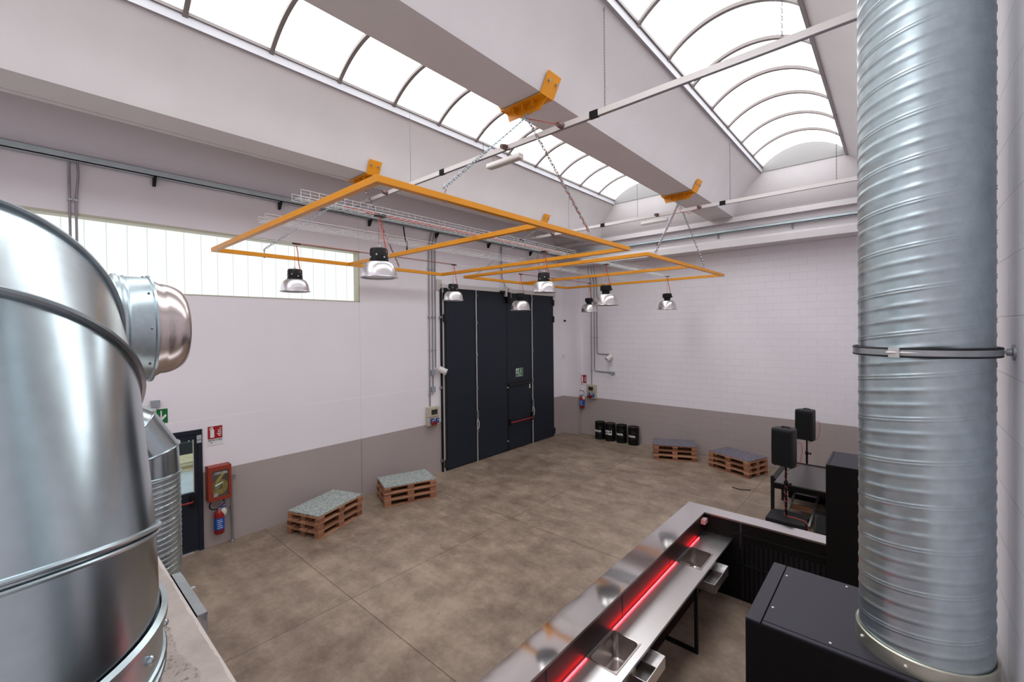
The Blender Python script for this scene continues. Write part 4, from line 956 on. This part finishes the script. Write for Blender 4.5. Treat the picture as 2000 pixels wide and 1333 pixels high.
# ------------------------------------------------------------------ bar counter
ZT, ZL = 1.15, 0.865
XO, XI, XL = -2.525, -2.205, -1.818       # outer edge, inner edge of the raised top; edge of the worktop
YO, YI, Y0 = 7.12, 6.86, 0.55
t = thing('bar_counter', 'L-shaped black bar with mirror steel top, two sinks and red glow', 'bar counter', (XO+0.3, 4, 0))
th = 0.022
ring_o = [(XO, Y0), (XO, YO), (-0.695, YO), (-0.695, YI), (XI, YI), (XI, Y0)]
m = MB(); m.add([(x, y, ZT) for x, y in ring_o]+[(x, y, ZT-th) for x, y in ring_o], [(0, 1, 4, 5), (1, 2, 3, 4), (6, 11, 10, 7), (7, 10, 9, 8)]+[(i, i+6, (i+1) % 6+6, (i+1) % 6) for i in range(6)])
m.build('raised_top', 'steel_top', t, smooth=False)
m = MB(); m.bx(XO+0.03, XI-0.012, Y0, YO-0.03, 0.0, ZT-th); m.build('front_panel', 'barpanel', t, smooth=False)
m = MB(); m.bx(XI-0.012, -0.70, YI+0.012, YO-0.03, 0.0, ZT-th); m.build('arm_panel', 'blackmat', t, smooth=False)
m = MB(); m.bx(XI, XI+0.003, Y0, YI, ZT-th-0.002, ZT-0.0015); m.bx(XI, -0.695, YI-0.003, YI, ZT-th-0.002, ZT-0.0015); m.bx(XO-0.003, XO, Y0, YO, ZT-th-0.002, ZT-0.0015)
m.build('top_edging', 'edging', t, smooth=False)
m = MB()
for y in (5.55, 4.25, 2.9): m.bx(XI-0.012, XI-0.009, y-0.003, y+0.003, ZL, ZT-th)
m.bx(-1.72, -1.69, YI+0.004, YI+0.012, 0.75, ZT-th); m.build('panel_joint', 'cabtop', t, smooth=False)
# slatted inner face of the short arm
m = MB(); x = -1.70
while x < -0.72: m.bx(x, x+0.035, YI, YI+0.012, 0.03, 0.86); x += 0.06
m.bx(-1.80, -0.70, YI-0.01, YI+0.012, 0.955, 0.975); m.bx(-1.76, -0.70, YI-0.012, YI+0.012, 0.52, 0.545)
m.build('inner_slats', 'black', t, smooth=False)
# worktop with two cut-outs
sinks = [(-2.188, -1.885, 5.70, 6.225), (-2.188, -1.888, 3.49, 3.995)]
m = MB(); xs0, xs1 = XI-0.01, XL; zt, zb = ZL, ZL-0.025
ys = [Y0]+[v for s in sorted(sinks, key=lambda q: q[2]) for v in (s[2]+0.012, s[3]-0.012)]+[YI+0.01]
for k in range(0, len(ys), 2): m.bx(xs0, xs1, ys[k], ys[k+1], zb, zt)
for (a, b, c, d) in sinks:
    m.bx(xs0, a+0.012, c+0.012, d-0.012, zb, zt); m.bx(b-0.012, xs1, c+0.012, d-0.012, zb, zt)
m.build('worktop', 'steel_low', t, smooth=False)
MB().bx(XL-0.003, XL+0.001, Y0, YI, ZL-0.028, ZL-0.001).build('worktop_edge', 'galv_dull', t, smooth=False)
def rrect(x0, x1, y0, y1, r, z, n=5):
    out = []
    for (cx, cy, a) in ((x1-r, y1-r, 0), (x0+r, y1-r, 90), (x0+r, y0+r, 180), (x1-r, y0+r, 270)):
        for k in range(n+1): out.append(Vector((cx+r*math.cos(R(a+90*k/n)), cy+r*math.sin(R(a+90*k/n)), z)))
    return out
for (a, b, c, d) in sinks:
    m = MB(); g = 0.014
    m.loft([rrect(a, b, c, d, 0.006, ZL+0.001), rrect(a, b, c, d, 0.006, ZL+0.006), rrect(a+g, b-g, c+g, d-g, 0.05, ZL+0.005), rrect(a+g+0.002, b-g-0.002, c+g+0.002, d-g-0.002, 0.05, ZL-0.02), rrect(a+g+0.012, b-g-0.012, c+g+0.012, d-g-0.012, 0.05, ZL-0.235), rrect(a+g+0.03, b-g-0.03, c+g+0.03, d-g-0.03, 0.035, ZL-0.25)], cap1=True)
    s = m.build('sink', 'sink', t)
    m = MB(); m.cyl(((a+b)/2, (c+d)/2+0.12, ZL-0.25), ((a+b)/2, (c+d)/2+0.12, ZL-0.246), 0.03); m.build('drain', 'galv_dull', s)
# open steel trays under the worktop edge beside the sinks
for (y0, y1) in ((5.60, 6.17), (3.66, 4.08)):
    m = MB(); xa, xb = XL-0.06, XL+0.135; z1, z0b = 0.80, 0.68; q = 0.006
    m.bx(xa, xb, y0, y1, z0b, z0b+q); m.bx(xb-q, xb, y0, y1, z0b, z1); m.bx(xa, xb, y0, y0+q, z0b, z1); m.bx(xa, xb, y1-q, y1, z0b, z1); m.bx(xa, xb-q, y1-0.14, y1-q, z1-0.05, z1-0.044)
    m.build('side_tray', 'steel_low', t, smooth=False)
# leg frames
for y in (5.40, 2.7):
    m = MB(); q = 0.02
    m.bx(XL-0.04, XL-0.04+2*q, y-q, y+q, 0, ZL-0.025); m.bx(XI, XL-0.04, y-q, y+q, 0, 2*q); m.build('leg_frame', 'black', t, smooth=False)
# red light strip along the foot of the back panel, and its driver box
m = MB(); zz = ZL+0.012
for a, b in ((0.8, 3.485), (4.0, 5.695), (6.23, 6.58)): m.bx(XI+0.006, XI+0.016, a, b, ZL+0.001, ZL+0.008)
m.build('light_strip', 'led', t, smooth=False)
MB().bx(XI-0.006, XI+0.06, 6.70, 6.82, 1.02, 1.09).build('led_driver', 'ledbox', t, smooth=False, bevel=0.006)

# ------------------------------------------------------------------ pallet benches
def pallet():
    t = thing('pallet', '', 'pallet', (0, 0, 0))
    for y in (-0.35, 0, 0.35): MB().bx(-0.6, 0.6, y-0.05, y+0.05, 0, 0.022).build('bottom_board', 'wood', t, smooth=False)
    for x in (-0.5275, 0, 0.5275):
        for y in (-0.35, 0, 0.35): MB().bx(x-0.0725, x+0.0725, y-0.05, y+0.05, 0.022, 0.100).build('block', 'woodblock', t, smooth=False)
        MB().bx(x-0.0725, x+0.0725, -0.4, 0.4, 0.100, 0.122).build('stringer_board', 'wood', t, smooth=False)
    for y, w in ((-0.3275, 0.145), (-0.19, 0.10), (0, 0.145), (0.19, 0.10), (0.3275, 0.145)): MB().bx(-0.6, 0.6, y-w/2, y+w/2, 0.122, 0.144).build('deck_board', 'wood', t, smooth=False)
    return t
P0 = pallet(); first = True
stacks = [((-8.79, 4.13), 109.7, 'chip_green', 'grey-green speckled', 'near the red hose cabinet'), ((-8.735, 6.035), 70.6, 'chip_green', 'grey-green speckled', 'next to the dark gate'),
          ((-5.10, 13.14), 24.4, 'chip_purple', 'purple speckled', 'beside the black drums'), ((-3.315, 13.05), -20.7, 'chip_purple', 'purple speckled', 'nearer the loudspeakers')]
for (x, y), a, mt, cn_, where in stacks:
    for k, lv in enumerate(('bottom', 'middle', 'top')):
        j = R(random.uniform(-1.2, 1.2)) if k else 0
        lb = '%s pallet of the stack under the %s board %s' % (lv, cn_.split()[0], where)
        if first: p = P0; first = False
        else: p = dup(P0)
        p.location = (x+random.uniform(-0.008, 0.008), y+random.uniform(-0.008, 0.008), 0.1442*k+0.0005); p.rotation_euler = (0, 0, R(a)+j); p['label'] = lb; p['group'] = 'pallets stacked as benches'
    o = MB().box((0, 0, 0.009), (1.19, 0.79, 0.018)).build('seat_board', mt, smooth=False); o.location = (x, y, 0.4335); o.rotation_euler = (0, 0, R(a))
    tag(o, '%s board lying on the pallet stack %s' % (cn_, where), 'board', 'speckled boards on the pallet stacks')

# ------------------------------------------------------------------ drums used as bins
names = [(-7.97, 13.70, 'SECCO', None, 'black steel drum lettered SECCO, first from the wall corner'), (-7.555, 13.69, 'VETRO E', 'LATTINE', 'black steel drum with two lines of white lettering for glass and cans'),
         (-7.14, 13.715, 'CARTA', None, 'black steel drum lettered CARTA, third from the wall corner'), (-6.69, 13.70, 'PLASTICA', None, 'black steel drum lettered PLASTICA, next to the purple topped pallets')]
for i, (x, y, a, b, lb) in enumerate(names):
    r = 0.177; h = 0.60
    t = thing('steel_drum', lb, 'drum', (x, y, 0), 'black waste drums along the brick wall')
    prof = [(r-0.01, 0.0), (r+0.004, 0.008), (r, 0.02), (r, 0.19), (r+0.006, 0.20), (r, 0.21), (r, 0.385), (r+0.006, 0.395), (r, 0.405), (r, h-0.02), (r+0.005, h-0.01), (r+0.003, h), (r-0.008, h), (r-0.010, h-0.025)]
    MB().lathe(prof, (x, y, 0), 40, cap0=True).build('body', 'drum', t)
    MB().lathe([(0.001, h-0.022), (r-0.011, h-0.022)], (x, y, 0), 40).build('lid', 'rust' if i in (1, 3) else 'drum', t)
    for k, s in enumerate([q for q in (a, b) if q]):
        zz = 0.30+(0.045 if b and k == 0 else (-0.045 if b else 0.0)); w = 0.30 if len(s) > 6 else 0.24
        sz = 0.085; base = 0.62*sz*len(s); sx = w/base
        def fn(px_, py_, zz=zz): al = px_/r; return (x+(r+0.008)*math.sin(al), y-(r+0.008)*math.cos(al), zz+py_)
        text_mb(s, sz, fn, 0.0045, sx=sx).build('stencil_lettering', 'stencil', t, smooth=False)

# ------------------------------------------------------------------ sound system
def speaker(x, y, z, rz, label, cable_z):
    t = thing('loudspeaker', label, 'loudspeaker', (0, 0, 0))
    h = 0.69
    poly = [(-0.19, -0.145), (-0.175, -0.165), (0.175, -0.165), (0.19, -0.145), (0.19, -0.03), (0.125, 0.15), (0.09, 0.165), (-0.09, 0.165), (-0.125, 0.15), (-0.19, -0.03)]
    rings = []
    for zz, s in ((0.0, 0.93), (0.02, 0.99), (h*0.5, 1.0), (h-0.03, 0.985), (h-0.008, 0.96), (h, 0.92)): rings.append([Vector((px_*s, py_*s, zz)) for px_, py_ in poly])
    MB().loft(rings, True, True).build('cabinet', 'cabinet_plastic', t, ang=30)
    m = MB(); n = 10; rings = []
    for zz in (0.035, h-0.05): rings.append([Vector((-0.168+0.336*k/n, -0.166-0.012*math.sin(PI*k/n), zz)) for k in range(n+1)])
    m.loft(rings, closed=False); m.loft([[v+Vector((0, 0.02, 0)) for v in rr] for rr in rings], closed=False); m.build('grille', 'grille', t)
    m = MB(); m.tube(bend([(-0.07, 0.01, h-0.004), (-0.06, 0.01, h+0.022), (0.06, 0.01, h+0.022), (0.07, 0.01, h-0.004)], 0.02), 0.011, 8); m.build('handle', 'black', t)
    m = MB(); m.bx(-0.03, 0.03, -0.168, -0.160, 0.08, 0.09); m.build('badge', 'greyplas', t, smooth=False)
    for sx in (-0.14, 0.14): MB().cyl((sx, -0.11, -0.018), (sx, -0.11, 0.002), 0.016).build('foot', 'blackrub', t)
    m = MB(); m.tube(bend([(0.135, 0.10, 0.42), (0.21, 0.12, 0.44), (0.235, 0.11, 0.30), (0.20, 0.08, 0.02), (0.06, 0.02, -0.05), (0.02, -0.02, -0.12)], 0.06), 0.0055, 6); m.build('signal_cable', 'redcord', t)
    t.location = (x, y, z); t.rotation_euler = (0, 0, rz); return t
speaker(-1.575, 9.48, 1.36, R(-16), 'black loudspeaker on a pole above the subwoofer at the bar end', 0)
speaker(-1.60, 12.18, 1.305, R(-16), 'black loudspeaker on a pole behind the black table', 0)
def pole(x, y, z0, z1, label, cord):
    t = thing('speaker_pole', label, 'speaker pole', (x, y, z0))
    m = MB(); m.tube([(x, y, z0), (x, y, z0+(z1-z0)*0.66)], 0.023, 12); m.tube([(x, y, z0+(z1-z0)*0.6), (x, y, z1)], 0.017, 12); m.cyl((x, y, z0+(z1-z0)*0.60), (x, y, z0+(z1-z0)*0.68), 0.034); m.cyl((x, y, z1-0.03), (x, y, z1), 0.03); m.build('tube', 'black', t)
    zz = z0+(z1-z0)*0.64; m = MB(); m.cyl((x, y, zz), (x+0.07, y-0.02, zz), 0.012); m.lathe([(0.012, 0), (0.028, 0.01), (0.028, 0.03), (0.012, 0.035)], (x+0.055, y-0.016, zz), 12, axis=(1, -0.25, 0), cap0=True, cap1=True); m.build('knob', 'black', t)
    if cord: MB().tube(helix_cord((x, y, z1-0.12), (x, y, z0+0.01), 0.028, 6, 90), 0.005, 6).build('cord', 'redcord', t)
pole(-1.575, 9.48, 0.401, 1.358, 'black pole wound with red cable standing on the subwoofer', True)
pole(-1.60, 12.18, 0.401, 1.303, 'black pole with knob rising behind the black table', False)
def sub(x, y, label):
    t = thing('subwoofer', label, 'subwoofer', (x, y, 0))
    poly = [(-0.31, -0.27), (0.31, -0.27), (0.31, 0.10), (0.24, 0.22), (0.10, 0.29), (-0.10, 0.30), (-0.27, 0.26), (-0.31, 0.16)]
    m = MB(); m.loft([[Vector((x+px_*s, y+py_*s, z)) for px_, py_ in poly] for z, s in ((0, 0.98), (0.02, 1), (0.375, 1), (0.392, 0.99), (0.40, 0.97))], True, True); m.build('cabinet', 'cabinet_plastic', t, ang=30)
    MB().bx(x-0.28, x+0.28, y-0.276, y-0.26, 0.03, 0.33).build('grille', 'grille', t, smooth=False)
    MB().bx(x-0.10, x+0.10, y-0.28, y-0.268, 0.345, 0.36).build('badge', 'black', t, smooth=False)
    MB().cyl((x+0.0, y, 0.398), (x+0.0, y, 0.402), 0.035).build('pole_socket', 'black', t)
sub(-1.55, 9.47, 'black subwoofer on the floor behind the short arm of the bar'); sub(-1.60, 12.2, 'black subwoofer hidden low behind the black table')
tag(MB().tube(bend([(-1.56, 9.46, 0.408), (-1.38, 9.44, 0.41), (-1.25, 9.40, 0.409), (-1.215, 9.36, 0.36), (-1.215, 9.33, 0.15), (-1.2, 9.3, 0.01)], 0.08), 0.007, 6).build('signal_cable', 'redcord'), 'red cable crossing the top of the subwoofer and dropping to the floor', 'cable')
# table
t = thing('equipment_table', 'wide black table with a satin top behind the subwoofer', 'table', (-1.0, 10.9, 0))
MB().bx(-1.875, 0.1, 10.08, 11.75, 0.785, 0.81).build('tabletop', 'table', t, smooth=False)
MB().bx(-1.99, -1.89, 10.32, 11.5, 0.70, 0.80).build('side_rail', 'black', t, smooth=False)
MB().bx(-1.88, 0.1, 11.75, 11.775, 0.70, 0.83).build('back_edge', 'black', t, smooth=False)
for x, y in ((-1.96, 10.36), (-1.96, 11.46), (0.05, 10.15), (0.05, 11.70)): MB().bx(x-0.03, x+0.03, y-0.03, y+0.03, 0, 0.785 if x > -1 else 0.84).build('leg', 'black', t, smooth=False)
MB().bx(-1.9, 0.1, 10.09, 10.12, 0.68, 0.785).build('front_rail', 'blackmat', t, smooth=False)
MB().bx(-1.9, 0.1, 11.70, 11.73, 0.0, 0.785).build('back_panel', 'blackmat', t, smooth=False)
# things stored underneath
t = thing('folding_trolley', 'folded metal frame trolley stored under the black table', 'trolley', (-1.45, 10.5, 0))
m = MB(); fr = [(-1.72, 10.15, 0.05), (-1.62, 10.75, 0.46), (-1.22, 10.72, 0.46), (-1.30, 10.12, 0.05)]
for k in range(4): m.beam(fr[k], fr[(k+1) % 4], 0.035, 0.035)
m.build('frame', 'galv_dull', t, smooth=False)
m = MB(); m.beam((-1.66, 10.5, 0.25), (-1.27, 10.46, 0.25), 0.03, 0.10); m.build('wooden_rail', 'wood', t, smooth=False)
m = MB(); m.beam((-1.70, 10.42, 0.02), (-1.30, 10.40, 0.02), 0.3, 0.03); m.build('base_board', 'blackmat', t, smooth=False)
t = thing('stage_monitor', 'black wedge monitor speaker lying between the subwoofer and the tall cabinet', 'loudspeaker', (-0.95, 9.9, 0))
m = MB(); m.prism([(-0.24, 0), (0.24, 0), (0.24, 0.10), (0.02, 0.40), (-0.16, 0.40), (-0.24, 0.28)], lambda p, q, tt: Vector((tt, 9.95+p*-1, q)), -1.18, -0.72); m.build('cabinet', 'cabinet_plastic', t, smooth=False, bevel=0.012)
m = MB(); m.add([(-1.15, 9.715, 0.115), (-0.75, 9.715, 0.115), (-0.75, 9.925, 0.402), (-1.15, 9.925, 0.402)], [(0, 1, 2, 3)]); m.build('grille', 'grille', t, smooth=False)
t = thing('flight_case_lid', 'flat black case lid with silver edging on the floor behind the bar arm', 'case lid', (-0.95, 9.2, 0))
MB().bx(-1.18, -0.62, 8.95, 9.55, 0.0, 0.10).build('panel', 'blackmat', t, smooth=False)
m = MB()
for a, b in (((-1.18, 8.95), (-0.62, 8.95)), ((-1.18, 8.95), (-1.18, 9.55)), ((-0.62, 8.95), (-0.62, 9.55)), ((-1.18, 9.55), (-0.62, 9.55))): m.beam((a[0], a[1], 0.10), (b[0], b[1], 0.10), 0.03, 0.02)
m.build('edging', 'galv_dull', t, smooth=False)
# a scrap on the floor
tag(MB().tube([(-3.05, 11.55, 0.008), (-2.85, 11.50, 0.008), (-2.66, 11.62, 0.008)], 0.012, 6).build('cable_offcut', 'black'), 'short dark offcut lying on the concrete floor', 'offcut')
